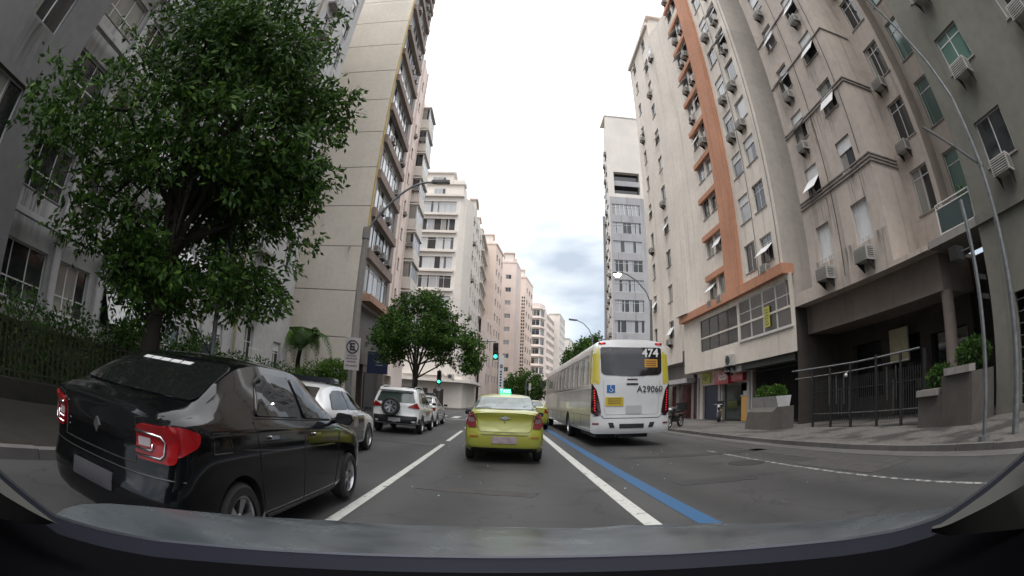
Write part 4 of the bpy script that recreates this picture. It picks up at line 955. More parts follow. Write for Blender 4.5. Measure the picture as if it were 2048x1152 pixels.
# ------------------------------------------------------------------ vehicles
def pchip(xs, ys, q):
    xs, ys = np.array(xs, float), np.array(ys, float); h = np.diff(xs); d = np.diff(ys)/h; m = np.zeros_like(ys)
    m[0], m[-1] = d[0], d[-1]
    for i in range(1, len(xs)-1):
        if d[i-1]*d[i] > 0: w1, w2 = 2*h[i]+h[i-1], h[i]+2*h[i-1]; m[i] = (w1+w2)/(w1/d[i-1]+w2/d[i])
    q = np.clip(q, xs[0], xs[-1]); i = np.clip(np.searchsorted(xs, q)-1, 0, len(xs)-2); t = (q-xs[i])/h[i]
    return (2*t**3-3*t**2+1)*ys[i]+(t**3-2*t**2+t)*h[i]*m[i]+(-2*t**3+3*t**2)*ys[i+1]+(t**3-t**2)*h[i]*m[i+1]
def section(zb, w, zbelt, wbelt, ztop, wtop, crown):
    p = [(0, zb), (w*.55, zb), (w*.86, zb+.01), (w*.955, zb+.06), (w*.985, zb+.14)]
    for t in (.3, .5, .68): p.append((w*(1-.012*abs(t-.55)/.25), zb+t*(zbelt-zb)))
    p += [(w*.99, zbelt-.10), (w*.972, zbelt-.045), (wbelt, zbelt)]
    dz = ztop-.05-zbelt
    for t in (.25, .5, .75, .92): p.append((wbelt+(wtop-wbelt)*t+.018*math.sin(math.pi*t)*(1 if dz > .15 else .4), zbelt+dz*t))
    p += [(wtop*.975, ztop-.022), (wtop*.88, ztop-.004), (wtop*.6, ztop+crown*.6), (wtop*.3, ztop+crown*.92), (0, ztop+crown)]
    return p
def loft_body(keys, rear_shape, front_shape, wheels, mat, n=66, arch=.36, crown=.03, cutdepth=.24):
    """keys rows: y, zb, w, zbelt, wbelt, ztop, wtop"""
    K = np.array(keys); L = K[-1, 0]; ys = np.linspace(0, L, n)
    cols = [pchip(K[:, 0], K[:, i], ys) for i in range(1, 7)]; rings = []
    for i, y in enumerate(ys):
        sec = section(*[c[i] for c in cols], crown); ring = []
        W = cols[1][i]
        for x, z in sec:
            yy = y
            if y < .6: yy = y + rear_shape(z, x/W)*(1-y/.6)**2
            if y > L-.7: yy = y - front_shape(z, x/W)*(1-(L-y)/.7)**2
            ring.append((x, yy, z))
        rings.append(ring)
    def caps(ring, fn, sgn, y0):
        out = []; zc = (ring[0][2]+ring[-1][2])/2; W = max(p[0] for p in ring)
        for k in (.93, .8, .6, .4, .2, .0):
            out.append([(x*k, y0+sgn*fn(zc+(z-zc)*k, x*k/W), zc+(z-zc)*k) for x, _, z in ring])
        return out
    allr = caps(rings[0], rear_shape, 1, 0)[::-1] + rings + caps(rings[-1], front_shape, -1, L)
    m = len(allr[0]); bm = bmesh.new(); grid = []
    for r in allr:
        half = [bm.verts.new(p) for p in r]; other = [half[0]] + [bm.verts.new((-p[0], p[1], p[2])) for p in r[1:-1]] + [half[-1]]
        grid.append(half + other[1:-1][::-1])
    nn = len(grid[0])
    for a, b in zip(grid, grid[1:]):
        for j in range(nn):
            q = [a[j], a[(j+1) % nn], b[(j+1) % nn], b[j]]
            if len(set(q)) == 4: 
                try: bm.faces.new(q)
                except ValueError: pass
    bmesh.ops.remove_doubles(bm, verts=bm.verts, dist=.0008); bmesh.ops.holes_fill(bm, edges=[e for e in bm.edges if len(e.link_faces) == 1], sides=200)
    bmesh.ops.recalc_face_normals(bm, faces=bm.faces)
    me = bpy.data.meshes.new('body'); bm.to_mesh(me); bm.free()
    me.materials.append(mat); me.materials.append(M_BLKPLASTIC)
    ob = bpy.data.objects.new('body', me); C.objects.link(ob)
    W = max(K[:, 2])
    cut = bmesh.new()
    for wy, wz in wheels:
        for sx in (-1, 1):
            ret = bmesh.ops.create_cone(cut, cap_ends=True, segments=40, radius1=arch, radius2=arch, depth=cutdepth+.3, matrix=Matrix.Translation((sx*(W+.3-(cutdepth+.3)/2), wy, wz)) @ Matrix.Rotation(R(90), 4, 'Y'))
    cme = bpy.data.meshes.new('cut'); cut.to_mesh(cme); cut.free(); cme.materials.append(M_BLKPLASTIC); co = bpy.data.objects.new('cut', cme); C.objects.link(co)
    md = ob.modifiers.new('b', 'BOOLEAN'); md.operation = 'DIFFERENCE'; md.object = co; md.solver = 'EXACT'; md.material_mode = 'TRANSFER'
    dg = bpy.context.evaluated_depsgraph_get(); me2 = bpy.data.meshes.new_from_object(ob.evaluated_get(dg))
    bpy.data.objects.remove(ob); bpy.data.objects.remove(co)
    me2.polygons.foreach_set('use_smooth', [True]*len(me2.polygons)); me2.set_sharp_from_angle(angle=R(38)); me2.name = 'body'
    bm = bmesh.new(); bm.from_mesh(me2); bvh = BVHTree.FromBMesh(bm); bm.free()
    return me2, bvh
def rounded(pts, r, n=4):
    out = []; m = len(pts)
    for i in range(m):
        p, a, b = Vector(pts[i]), Vector(pts[i-1]), Vector(pts[(i+1) % m]); u, v = (a-p), (b-p)
        k = min(r, u.length*.45, v.length*.45); s, e = p+u.normalized()*k, p+v.normalized()*k
        for j in range(n+1): t = j/n; out.append(tuple((1-t)**2*s + 2*t*(1-t)*p + t*t*e))
    return out
def patch(bvh, outline, view, name, m, parent, off=.004, thick=.012, r=.03, cuts=3, smooth=True, maxlen=.14):
    """lay a panel with the given outline on the body; view '+x','-x','-y' (rear),'+y' (front),'+z' (top)"""
    pts = rounded(outline, r) if r else list(outline)
    bm = bmesh.new(); vs = [bm.verts.new((a, b, 0)) for a, b in pts]; f = bm.faces.new(vs)
    bmesh.ops.triangulate(bm, faces=bm.faces)
    for _ in range(cuts):
        es = [e for e in bm.edges if e.calc_length() > maxlen]
        if not es: break
        bmesh.ops.subdivide_edges(bm, edges=es, cuts=1); bmesh.ops.triangulate(bm, faces=bm.faces)
    dirs = {'+x': (lambda a, b: (9, a, b), Vector((-1, 0, 0))), '-x': (lambda a, b: (-9, a, b), Vector((1, 0, 0))), '-y': (lambda a, b: (a, -9, b), Vector((0, 1, 0))),
            '+y': (lambda a, b: (a, 30, b), Vector((0, -1, 0))), '+z': (lambda a, b: (a, b, 9), Vector((0, 0, -1)))}
    fn, d = dirs[view]; nd = {}
    ok = []
    for v in bm.verts:
        h = bvh.ray_cast(Vector(fn(v.co.x, v.co.y)), d)
        if h[0] is None: ok.append(v); nd[v] = None
        else:
            nrm = h[1] if h[1].dot(d) < 0 else -h[1]; nd[v] = (h[0], (nrm*.6 - d*.4).normalized())
    for v in ok: bm.verts.remove(v)
    base = {}
    for v in bm.verts: base[v] = nd[v][0] - nd[v][1]*.012
    for v in bm.verts: v.co = nd[v][0] + nd[v][1]*(off+thick)
    be = [e for e in bm.edges if len(e.link_faces) == 1]
    low = {}
    for e in be:
        for v in e.verts:
            if v not in low: low[v] = bm.verts.new(base[v])
    for e in be:
        a, b = e.verts
        try: bm.faces.new([a, b, low[b], low[a]])
        except ValueError: pass
    bmesh.ops.recalc_face_normals(bm, faces=bm.faces)
    me = bpy.data.meshes.new(name); bm.to_mesh(me); bm.free(); me.materials.append(m)
    if smooth: me.polygons.foreach_set('use_smooth', [True]*len(me.polygons)); me.set_sharp_from_angle(angle=R(40))
    return link(name, me, parent)
def seam(bvh, line, view, parent, name='panel_gap', w=.006, m=None):
    dirs = {'+x': (lambda a, b: (9, a, b), Vector((-1, 0, 0))), '-x': (lambda a, b: (-9, a, b), Vector((1, 0, 0))), '-y': (lambda a, b: (a, -9, b), Vector((0, 1, 0))), '+z': (lambda a, b: (a, b, 9), Vector((0, 0, -1)))}
    fn, d = dirs[view]; pts = []
    for (a, b), (c, e) in zip(line, line[1:]):
        n = max(2, int(math.hypot(c-a, e-b)/.08))
        for i in range(n): t = i/n; pts.append((a+(c-a)*t, b+(e-b)*t))
    pts.append(line[-1]); out = []
    for a, b in pts:
        h = bvh.ray_cast(Vector(fn(a, b)), d)
        if h[0] is not None: out.append(h[0])
    if len(out) < 2: return None
    mb = MB(); mb.tube(out, w, 5); return mb.build(name, m or M_BLKPLASTIC, parent)
def wheel_mesh(r, w, rr, spokes=5):
    mb = MB(); mb.lathe([(rr, -w/2), (r-.03, -w/2), (r, -w/2+.035), (r, w/2-.035), (r-.03, w/2), (rr, w/2)], 'x', 32); t = mb.mesh('wheel', M_RUB, smooth=30)
    mb = MB(); o = w/2-.012
    mb.lathe([(rr, -o), (rr, o), (rr-.02, o), (rr-.035, o-.05), (rr-.03, -o)], 'x', 32)
    mb.lathe([(0, o-.02), (.045, o-.02), (.055, o-.03), (.06, o-.06)], 'x', 16)
    for k in range(spokes):
        a = 2*math.pi*k/spokes
        for da, wd in ((-.13, .018), (.13, .018)):
            ca, sa = math.cos(a+da), math.sin(a+da); cb, sb = math.cos(a+da*.6), math.sin(a+da*.6)
            p0 = Vector((o-.03, .05*cb, .05*sb)); p1 = Vector((o-.015, (rr-.03)*ca, (rr-.03)*sa)); t_ = Vector((0, -sa, ca))*wd; dd = Vector((.0, 0, 0)); u = Vector((-.03, 0, 0))
            vs = [p0-t_, p0+t_, p1+t_*1.2, p1-t_*1.2]; mb.add(vs+[v+u for v in vs], [(0, 1, 2, 3), (0, 4, 5, 1), (1, 5, 6, 2), (2, 6, 7, 3), (3, 7, 4, 0)])
    rim = mb.mesh('rim', M_RIM, smooth=30)
    mb = MB(); mb.lathe([(0, o-.075), (rr-.02, o-.075)], 'x', 24); disc = mb.mesh('brake_disc', simple('brake_dark', (.03, .03, .03), .6, .5))
    return t, rim, disc
def add_wheels(T, wheels, x, meshes):
    for wy, wz in wheels:
        for sx in (1, -1):
            w = link('wheel', meshes[0], T, (sx*x, wy, wz), (0, 0, 0 if sx > 0 else math.pi)); link('rim', meshes[1], w); link('brake_disc', meshes[2], w)
W15 = wheel_mesh(.30, .19, .205); W16 = wheel_mesh(.32, .2, .225, 6); W18 = wheel_mesh(.335, .205, .225, 7)
def mirror_part(T, x, y, z, m):
    for sx in (1, -1):
        P = lambda a, b, d: (a, -d, b)
        o2 = rounded([(-.10, -.055), (.095, -.065), (.11, .05), (-.085, .065)], .04, 3); mb = MB(); n = len(o2)
        rings = [(1.0, .0), (1.02, -.03), (.95, -.07), (.7, -.10), (.2, -.115)]
        vs = [(a*k*sx, -d, b*k) for k, d in rings for a, b in o2]; fs = [(i*n+j, i*n+(j+1) % n, (i+1)*n+(j+1) % n, (i+1)*n+j) for i in range(4) for j in range(n)] + [tuple(range(n)), tuple(4*n+j for j in range(n))]
        mb.add(vs, fs); mb.tube([(-.16*sx, .03, -.06), (-.06*sx, .03, -.03)], .02, 6)
        o = mb.build('wing_mirror', m, T, smooth=50, loc=(sx*(x+.11), y, z))
        mb = MB(); mb.add([(a*.88*sx, -.004, b*.88) for a, b in o2], [tuple(range(n))]); mb.build('mirror_glass', M_CARGLASS, o)
def handles(bvh, T, spots, m, sides=('+x', '-x')):
    for v in sides:
        for y, z in spots:
            patch(bvh, [(y-.075, z-.014), (y+.075, z-.014), (y+.075, z+.016), (y-.075, z+.016)], v, 'door_handle', m, T, off=.012, thick=.014, r=.01, cuts=1)
def rshape(tab, roundness=.16, power=4):
    zs = [a for a, b in tab]; vs = [b for a, b in tab]
    return lambda z, u: float(np.interp(z, zs, vs)) + roundness*abs(u)**power

# ---- black sedan on the left
def black_sedan():
    T = empty('sedan', (-2.70, 2.12, .02), 'black saloon with a red and chrome tail lamp, close on the left', 'car')
    K = [[0, .30, .77, .96, .755, 1.06, .66], [.22, .22, .835, 1.01, .80, 1.115, .70], [.42, .20, .86, 1.03, .82, 1.15, .71], [.62, .19, .866, 1.045, .825, 1.24, .69], [.85, .18, .868, 1.05, .825, 1.355, .66], [1.15, .18, .868, 1.05, .825, 1.465, .63],
         [1.55, .18, .868, 1.045, .822, 1.515, .615], [2.1, .18, .868, 1.04, .818, 1.51, .61], [2.5, .18, .868, 1.03, .815, 1.44, .61], [3.05, .18, .865, 1.0, .81, 1.16, .66], [3.4, .18, .86, .95, .79, 1.01, .70], [4.0, .2, .83, .83, .76, .90, .66], [4.35, .28, .72, .67, .66, .73, .58]]
    wheels = [(.86, .30), (3.49, .30)]
    me, bvh = loft_body(K, rshape([(.2, .10), (.35, .02), (.55, 0), (.62, .05), (.9, .09), (1.05, .04), (1.12, .10)], .14), rshape([(.2, .05), (.5, 0), (.8, .1)], .28), wheels, M_BLACKP)
    link('body', me, T); add_wheels(T, wheels, .77, W15)
    g = simple('dark_car_glass', (.008, .009, .009), .025, spec=.45)
    for v in ('+x', '-x'):
        patch(bvh, [(1.14, 1.095), (2.03, 1.07), (1.99, 1.425), (1.55, 1.435), (1.32, 1.37)], v, 'side_window', g, T, r=.05)
        patch(bvh, [(2.11, 1.065), (2.94, 1.035), (2.74, 1.16), (2.48, 1.33), (2.28, 1.41), (2.06, 1.425)], v, 'side_window', g, T, r=.05)
        for ln in ([(2.07, .24), (2.07, 1.04), (2.02, 1.43)], [(1.08, 1.05), (1.16, .80), (1.2, .55), (1.27, .24), (2.95, .24), (3.05, .6), (3.06, .98)], [(1.1, 1.075), (2.98, 1.02)]): seam(bvh, ln, v, T)
        patch(bvh, [(1.3, .22), (3.0, .22), (3.0, .27), (1.3, .27)], v, 'sill_trim', M_BLKPLASTIC, T, r=.01, off=.004)
        seam(bvh, [(.75, .86), (1.6, .80), (2.9, .77)], v, T, 'body_crease', .006, M_BLACKP)
    for v in ('+x',): seam(bvh, [(.50, .84), (.50, .98), (.70, .98), (.74, .84), (.50, .84)], v, T, 'fuel_flap_gap', .004)
    handles(bvh, T, [(1.38, .925), (2.34, .91)], M_CHROME)
    patch(bvh, [(-.67, 1.165), (.67, 1.165), (.585, 1.45), (-.585, 1.45)], '-y', 'rear_window', g, T, r=.05, off=.002)
    st = MB()
    h = bvh.ray_cast(Vector((0, -9, 1.385)), Vector((0, 1, 0)))[0]; 
    for i in range(5): patch(bvh, [(-.30+.12*i, 1.40), (-.195+.12*i, 1.40), (-.195+.12*i, 1.425), (-.30+.12*i, 1.425)], '-y', 'window_sticker', simple('sticker_white', (.5, .5, .5), .6), T, r=.0, off=.017, thick=.002, cuts=0)
    for sx in (1, -1):
        P = lambda pts: [(x*sx, z) for x, z in pts]
        tl = patch(bvh, P([(.46, .765), (.755, .76), (.765, .90), (.755, 1.00), (.47, .99)]), '-y', 'tail_lamp', M_TAILRED, T, r=.05, off=.004, thick=.022, maxlen=.06, cuts=4)
        patch(bvh, [(.12, .78), (.20, .81), (.33, .90), (.36, .975), (.22, 1.005), (.12, 1.0)], '+x' if sx > 0 else '-x', 'tail_lamp_side', M_TAILRED, T, r=.03, off=.002, thick=.016)
        # chrome bracket in the lamp
        for ln in ([(.475, .795), (.665, .792), (.69, .82), (.69, .90), (.665, .93), (.475, .945)], [(.475, .835), (.595, .832), (.605, .845), (.605, .875)]):
            pts = []
            for a, b in ln:
                hh = bvh.ray_cast(Vector((a*sx, -9, b)), Vector((0, 1, 0)))[0]
                pts.append(hh + Vector((0, -.036, 0)))
            mb = MB(); mb.tube(pts, .009, 6); mb.build('chrome_bracket', M_CHROME, tl, smooth=True)
        patch(bvh, P([(.485, .85), (.58, .85), (.58, .91), (.485, .91)]), '-y', 'reversing_lamp', M_TAILCLEAR, T, r=.01, off=.02, thick=.01)
    patch(bvh, [(-.25, .48), (.25, .48), (.25, .60), (-.25, .60)], '-y', 'number_plate', simple('shaded_plate', (.03, .03, .034), .7), T, r=.01, off=.006)  # shade on the plate put into its near-black colour
    seam(bvh, [(-.66, 1.06), (-.46, 1.02), (-.45, .72), (.45, .72), (.46, 1.02), (.66, 1.06)], '-y', T); seam(bvh, [(-.8, .66), (.8, .66)], '-y', T)
    em = MB(); hh = bvh.ray_cast(Vector((0, -9, .86)), Vector((0, 1, 0)))[0]
    em.prism([(0, .055), (.035, 0), (0, -.055), (-.035, 0)], lambda a, b, d: (a, hh.y-d, .88+b), .0, .012); em.build('emblem', M_CHROME, T)
    mirror_part(T, .87, 2.84, 1.06, M_BLACKP)
    mb = MB(); mb.tube([(.15, 1.42, 1.48), (.15, 1.12, 1.72)], .006, 5); mb.build('aerial', M_BLKPLASTIC, T)
black_sedan()
def yellow_taxi():
    T = empty('taxi', (.07, 10.15, 0), 'yellow-green saloon taxi directly ahead with a green roof light', 'taxi')
    K = [[0, .34, .80, .96, .79, 1.12, .70], [.22, .26, .855, .99, .83, 1.19, .735], [.58, .22, .868, 1.0, .84, 1.215, .72], [.85, .21, .868, 1.0, .84, 1.34, .665], [1.2, .2, .868, .99, .84, 1.50, .615],
         [1.7, .2, .868, .98, .835, 1.555, .60], [2.3, .2, .868, .97, .83, 1.54, .60], [2.75, .2, .868, .96, .825, 1.44, .6], [3.2, .2, .865, .94, .81, 1.17, .65], [3.55, .2, .86, .92, .79, 1.02, .70], [4.15, .22, .83, .82, .76, .9, .66], [4.48, .3, .72, .68, .66, .74, .58]]
    wheels = [(.90, .31), (3.52, .31)]
    me, bvh = loft_body(K, rshape([(.25, .12), (.38, .03), (.55, 0), (.72, .0), (.80, .05), (1.0, .09), (1.14, .03), (1.22, .12)], .13, 5), rshape([(.2, .05), (.5, 0), (.8, .1)], .28), wheels, M_YELLOWP)
    link('body', me, T); add_wheels(T, wheels, .775, W15)
    for v in ('+x', '-x'):
        patch(bvh, [(1.0, 1.04), (1.95, 1.03), (1.92, 1.46), (1.4, 1.45), (1.2, 1.39)], v, 'side_window', M_CARGLASS, T, r=.05)
        patch(bvh, [(2.03, 1.03), (3.1, 1.0), (2.95, 1.13), (2.5, 1.40), (2.0, 1.46)], v, 'side_window', M_CARGLASS, T, r=.05)
    patch(bvh, [(-.70, 1.215), (.70, 1.215), (.58, 1.485), (-.58, 1.485)], '-y', 'rear_window', simple('taxi_rear_glass', (.10, .13, .12), .12, spec=.7, var=.5, scale=3.5), T, r=.05, off=.002)
    for sx in (1, -1):
        P = lambda pts: [(x*sx, z) for x, z in pts]
        tl = patch(bvh, P([(.59, .80), (.785, .80), (.80, 1.0), (.775, 1.12), (.665, 1.13), (.64, 1.0)]), '-y', 'tail_lamp', simple('taxi_lamp', (.18, .03, .035), .15, coat=1), T, r=.03, off=.004, thick=.02)
        patch(bvh, P([(.64, .92), (.775, .92), (.78, 1.02), (.665, 1.02)]), '-y', 'tail_lamp_lens', simple('lens_smoke', (.17, .12, .12), .1, coat=1), tl, r=.02, off=.02, thick=.008)
        patch(bvh, [(.11, .82), (.25, .86), (.24, 1.08), (.12, 1.11)], '+x' if sx > 0 else '-x', 'tail_lamp_side', simple('taxi_lamp', (.2, .03, .03)), T, r=.02, off=.002, thick=.014)
        patch(bvh, P([(.56, .60), (.74, .60), (.74, .63), (.56, .63)]), '-y', 'reflector', simple('amber_reflector', (.35, .12, .03), .3), T, r=.008, off=.003)
    seam(bvh, [(-.66, 1.19), (-.60, 1.0), (-.57, .76), (-.50, .72), (.50, .72), (.57, .76), (.60, 1.0), (.66, 1.19)], '-y', T); seam(bvh, [(-.5, .655), (.5, .655)], '-y', T, w=.008)
    seam(bvh, [(-.66, 1.155), (0, 1.165), (.66, 1.155)], '-y', T, 'boot_crease', .005, M_YELLOWP)
    patch(bvh, [(-.27, .47), (.27, .47), (.27, .62), (-.27, .62)], '-y', 'number_plate', simple('plate_mauve', (.33, .27, .28), .6, var=.25, scale=9), T, r=.02, off=.004)
    patch(bvh, [(-.72, .27), (.72, .27), (.70, .37), (-.70, .37)], '-y', 'lower_bumper', M_BLKPLASTIC, T, r=.03, off=.002)
    hy = bvh.ray_cast(Vector((0, -9, 1.02)), Vector((0, 1, 0)))[0].y
    em = MB(); em.prism([(-.11, .012), (-.045, .018), (-.04, .04), (.04, .04), (.045, .018), (.11, .012), (.10, -.018), (.045, -.018), (.04, -.04), (-.04, -.04), (-.045, -.018), (-.10, -.018)], lambda a, b, d: (a, hy-d, 1.03+b), 0, .014); em.build('emblem', M_CHROME, T)
    em = MB(); em.lathe([(0, -.012), (.014, -.012), (.016, 0)], 'y', 10, (0, hy, .93)); em.build('lock', M_BLKPLASTIC, T)
    mirror_part(T, .87, 2.95, 1.05, M_BLKPLASTIC)
    mb = MB(); mb.prism([(-.15, 0), (.15, 0), (.13, .11), (-.13, .11)], lambda a, b, d: (a, 1.75+d, 1.60+b), 0, .09)
    rl = mb.build('roof_light', simple('roof_light_green', (.05, .4, .2), .4, emit=(.02, .75, .30), es=.75), T)
    F = Face((T.location.x, T.location.y+1.75), (1, 0)); t = text('TAXI', .115, F, -.135, 1.615, .006, simple('lit_letter', (.8, .9, .85), .5, emit=(.6, 1, .8), es=.8), rl); t.matrix_parent_inverse = Matrix.Translation(-Vector(T.location))
yellow_taxi()

# ---- white and dark patrol cars, with dark roof bar
def patrol(loc, label):
    T = empty('patrol_car', loc, label, 'car', 'white cars with dark doors and roof bars parked on the left')
    K = [[0, .32, .78, .93, .77, 1.04, .68], [.22, .24, .85, .965, .83, 1.09, .72], [.55, .2, .885, .98, .85, 1.12, .72], [1.0, .19, .887, .975, .85, 1.33, .64], [1.45, .18, .887, .97, .845, 1.44, .60],
         [1.9, .18, .887, .96, .84, 1.475, .59], [2.4, .18, .887, .95, .835, 1.46, .59], [2.8, .18, .887, .94, .83, 1.36, .6], [3.4, .18, .88, .91, .82, 1.03, .67], [3.7, .18, .87, .88, .8, .93, .70], [4.25, .2, .84, .78, .76, .84, .66], [4.62, .28, .70, .6, .64, .68, .55]]
    wheels = [(.95, .32), (3.65, .32)]
    me, bvh = loft_body(K, rshape([(.2, .12), (.4, .02), (.6, 0), (.8, .06), (1.0, .03), (1.1, .1)], .16), rshape([(.2, .05), (.5, 0), (.8, .12)], .30), wheels, M_WHITEP)
    link('body', me, T); add_wheels(T, wheels, .79, W16)
    dk = simple('wine_door_paint', (.045, .03, .035), .25, coat=1)
    for v in ('+x', '-x'):
        patch(bvh, [(1.35, .30), (3.15, .30), (3.22, .6), (3.2, .86), (1.1, .86), (1.22, .7)], v, 'door_skin', dk, T, r=.03, off=.004, thick=.004, maxlen=.1, cuts=5)
        patch(bvh, [(1.12, 1.01), (2.1, 1.0), (2.08, 1.375), (1.6, 1.36), (1.36, 1.28)], v, 'side_window', M_CARGLASS, T, r=.05)
        patch(bvh, [(2.17, 1.0), (3.25, .98), (3.0, 1.13), (2.62, 1.32), (2.15, 1.375)], v, 'side_window', M_CARGLASS, T, r=.05)
        patch(bvh, [(2.4, .62), (2.7, .62), (2.7, .82), (2.4, .82)], v, 'door_emblem', simple('pale_print', (.35, .33, .3), .6), T, r=.06, off=.006, thick=.003)
        seam(bvh, [(2.13, .3), (2.13, .97)], v, T)
    handles(bvh, T, [(1.5, .86), (2.5, .85)], M_CHROME)
    patch(bvh, [(-.66, 1.13), (.66, 1.13), (.55, 1.39), (-.55, 1.39)], '-y', 'rear_window', M_CARGLASS, T, r=.05, off=.002)
    for sx in (1, -1):
        patch(bvh, [(x*sx, z) for x, z in [(.42, .80), (.85, .78), (.86, .93), (.45, .90)]], '-y', 'tail_lamp', M_TAILRED, T, r=.02, off=.004, thick=.018)
        patch(bvh, [(.03, .82), (.28, .9), (.05, .95)], '+x' if sx > 0 else '-x', 'tail_lamp_side', M_TAILRED, T, r=.02, off=.002, thick=.012)
    patch(bvh, [(-.7, .25), (.7, .25), (.68, .36), (-.68, .36)], '-y', 'lower_bumper', M_BLKPLASTIC, T, r=.03)
    patch(bvh, [(-.22, .55), (.22, .55), (.22, .67), (-.22, .67)], '-y', 'number_plate', M_PLATE, T, r=.01)
    mirror_part(T, .89, 3.05, 1.02, M_BLKPLASTIC)
    mb = MB(); pts = rounded([(-.60, 0), (.60, 0), (.56, .11), (-.56, .11)], .05); mb.prism(pts, lambda a, b, d: (a, 1.9+d, 1.51+b), 0, .24); mb.box(-.45, 1.96, 1.49, -.35, 2.08, 1.515); mb.box(.35, 1.96, 1.49, .45, 2.08, 1.515)
    mb.build('roof_bar', simple('roof_bar_dark', (.015, .015, .02), .25, coat=.5), T)
patrol((-4.02, 7.35, 0), 'nearer white car with dark doors, mostly behind the black saloon')
patrol((-3.95, 21.6, 0), 'farther white car with dark doors and roof bar, ahead of the compact SUV')

# ---- white SUV with spare wheel on the tailgate
def suv():
    T = empty('compact_suv', (-3.78, 16.45, 0), 'white compact SUV with a spare wheel on its tailgate', 'car')
    K = [[0, .42, .80, 1.10, .80, 1.55, .66], [.12, .34, .865, 1.12, .84, 1.60, .68], [.6, .30, .885, 1.11, .85, 1.66, .68], [1.3, .28, .885, 1.08, .845, 1.68, .67], [2.0, .28, .885, 1.05, .84, 1.67, .66],
         [2.4, .28, .885, 1.04, .84, 1.60, .65], [3.05, .28, .885, 1.02, .82, 1.18, .70], [3.3, .28, .88, 1.0, .80, 1.06, .72], [3.8, .3, .85, .92, .77, .96, .68], [4.1, .36, .74, .7, .66, .78, .56]]
    wheels = [(.83, .335), (3.35, .335)]
    me, bvh = loft_body(K, rshape([(.3, .08), (.45, 0), (.62, .0), (.7, .05), (1.1, .07), (1.15, .10), (1.6, .30), (1.7, .36)], .12), rshape([(.3, .05), (.6, 0), (.95, .12)], .28), wheels, M_WHITEP, arch=.385)
    link('body', me, T); add_wheels(T, wheels, .79, W18)
    for v in ('+x', '-x'):
        patch(bvh, [(.42, 1.15), (.98, 1.13), (.96, 1.52), (.62, 1.5)], v, 'side_window', M_CARGLASS, T, r=.05)
        patch(bvh, [(1.05, 1.13), (1.92, 1.10), (1.9, 1.54), (1.03, 1.53)], v, 'side_window', M_CARGLASS, T, r=.05)
        patch(bvh, [(2.0, 1.10), (2.95, 1.07), (2.4, 1.48), (1.97, 1.54)], v, 'side_window', M_CARGLASS, T, r=.05)
        patch(bvh, [(.0, .30), (4.0, .30), (4.0, .42), (3.0, .44), (1.3, .44), (.0, .60)], v, 'sill_cladding', M_BLKPLASTIC, T, r=.03, off=.002)
        patch(bvh, [(1.5, .66), (2.5, .66), (2.5, .84), (1.5, .84)], v, 'door_print', simple('brown_print', (.28, .2, .14), .6), T, r=.02, off=.001, thick=.003)
        seam(bvh, [(1.98, .45), (1.98, 1.08)], v, T); seam(bvh, [(1.05, 1.1), (1.2, .5)], v, T)
        b = MB(); sx = 1 if v == '+x' else -1; b.tube([(.60*sx, .5, 1.68), (.61*sx, .8, 1.74), (.61*sx, 2.0, 1.745), (.6*sx, 2.25, 1.68)], .014, 6); b.build('roof_rail', M_FRAME, T)
    handles(bvh, T, [(1.3, .98), (2.2, .96)], M_WHITEP)
    patch(bvh, [(-.72, 1.14), (.72, 1.14), (.60, 1.50), (-.60, 1.50)], '-y', 'rear_window', M_CARGLASS2, T, r=.06, off=.002)
    patch(bvh, [(-.62, 1.535), (.62, 1.535), (.60, 1.60), (-.60, 1.60)], '-y', 'spoiler', M_WHITEP, T, r=.02, off=.05, thick=.1)
    patch(bvh, [(-.78, .40), (.78, .40), (.80, .66), (-.80, .66)], '-y', 'bumper', M_BLKPLASTIC, T, r=.04, off=.004)
    for sx in (1, -1):
        patch(bvh, [(x*sx, z) for x, z in [(.44, .98), (.85, .94), (.86, 1.12), (.74, 1.14)]], '-y', 'tail_lamp', M_TAILRED, T, r=.03, off=.006, thick=.02)
        patch(bvh, [(.02, .98), (.3, 1.04), (.03, 1.12)], '+x' if sx > 0 else '-x', 'tail_lamp_side', M_TAILRED, T, r=.02, off=.002, thick=.012)
    patch(bvh, [(-.22, .46), (.22, .46), (.22, .58), (-.22, .58)], '-y', 'number_plate', M_PLATE, T, r=.01, off=.02)
    sp = link('spare_wheel', W18[0], T, (-.12, -.12, .98), (0, 0, R(-90))); link('rim', W18[1], sp); link('brake_disc', W18[2], sp)
    mirror_part(T, .89, 2.9, 1.12, M_WHITEP)
suv()

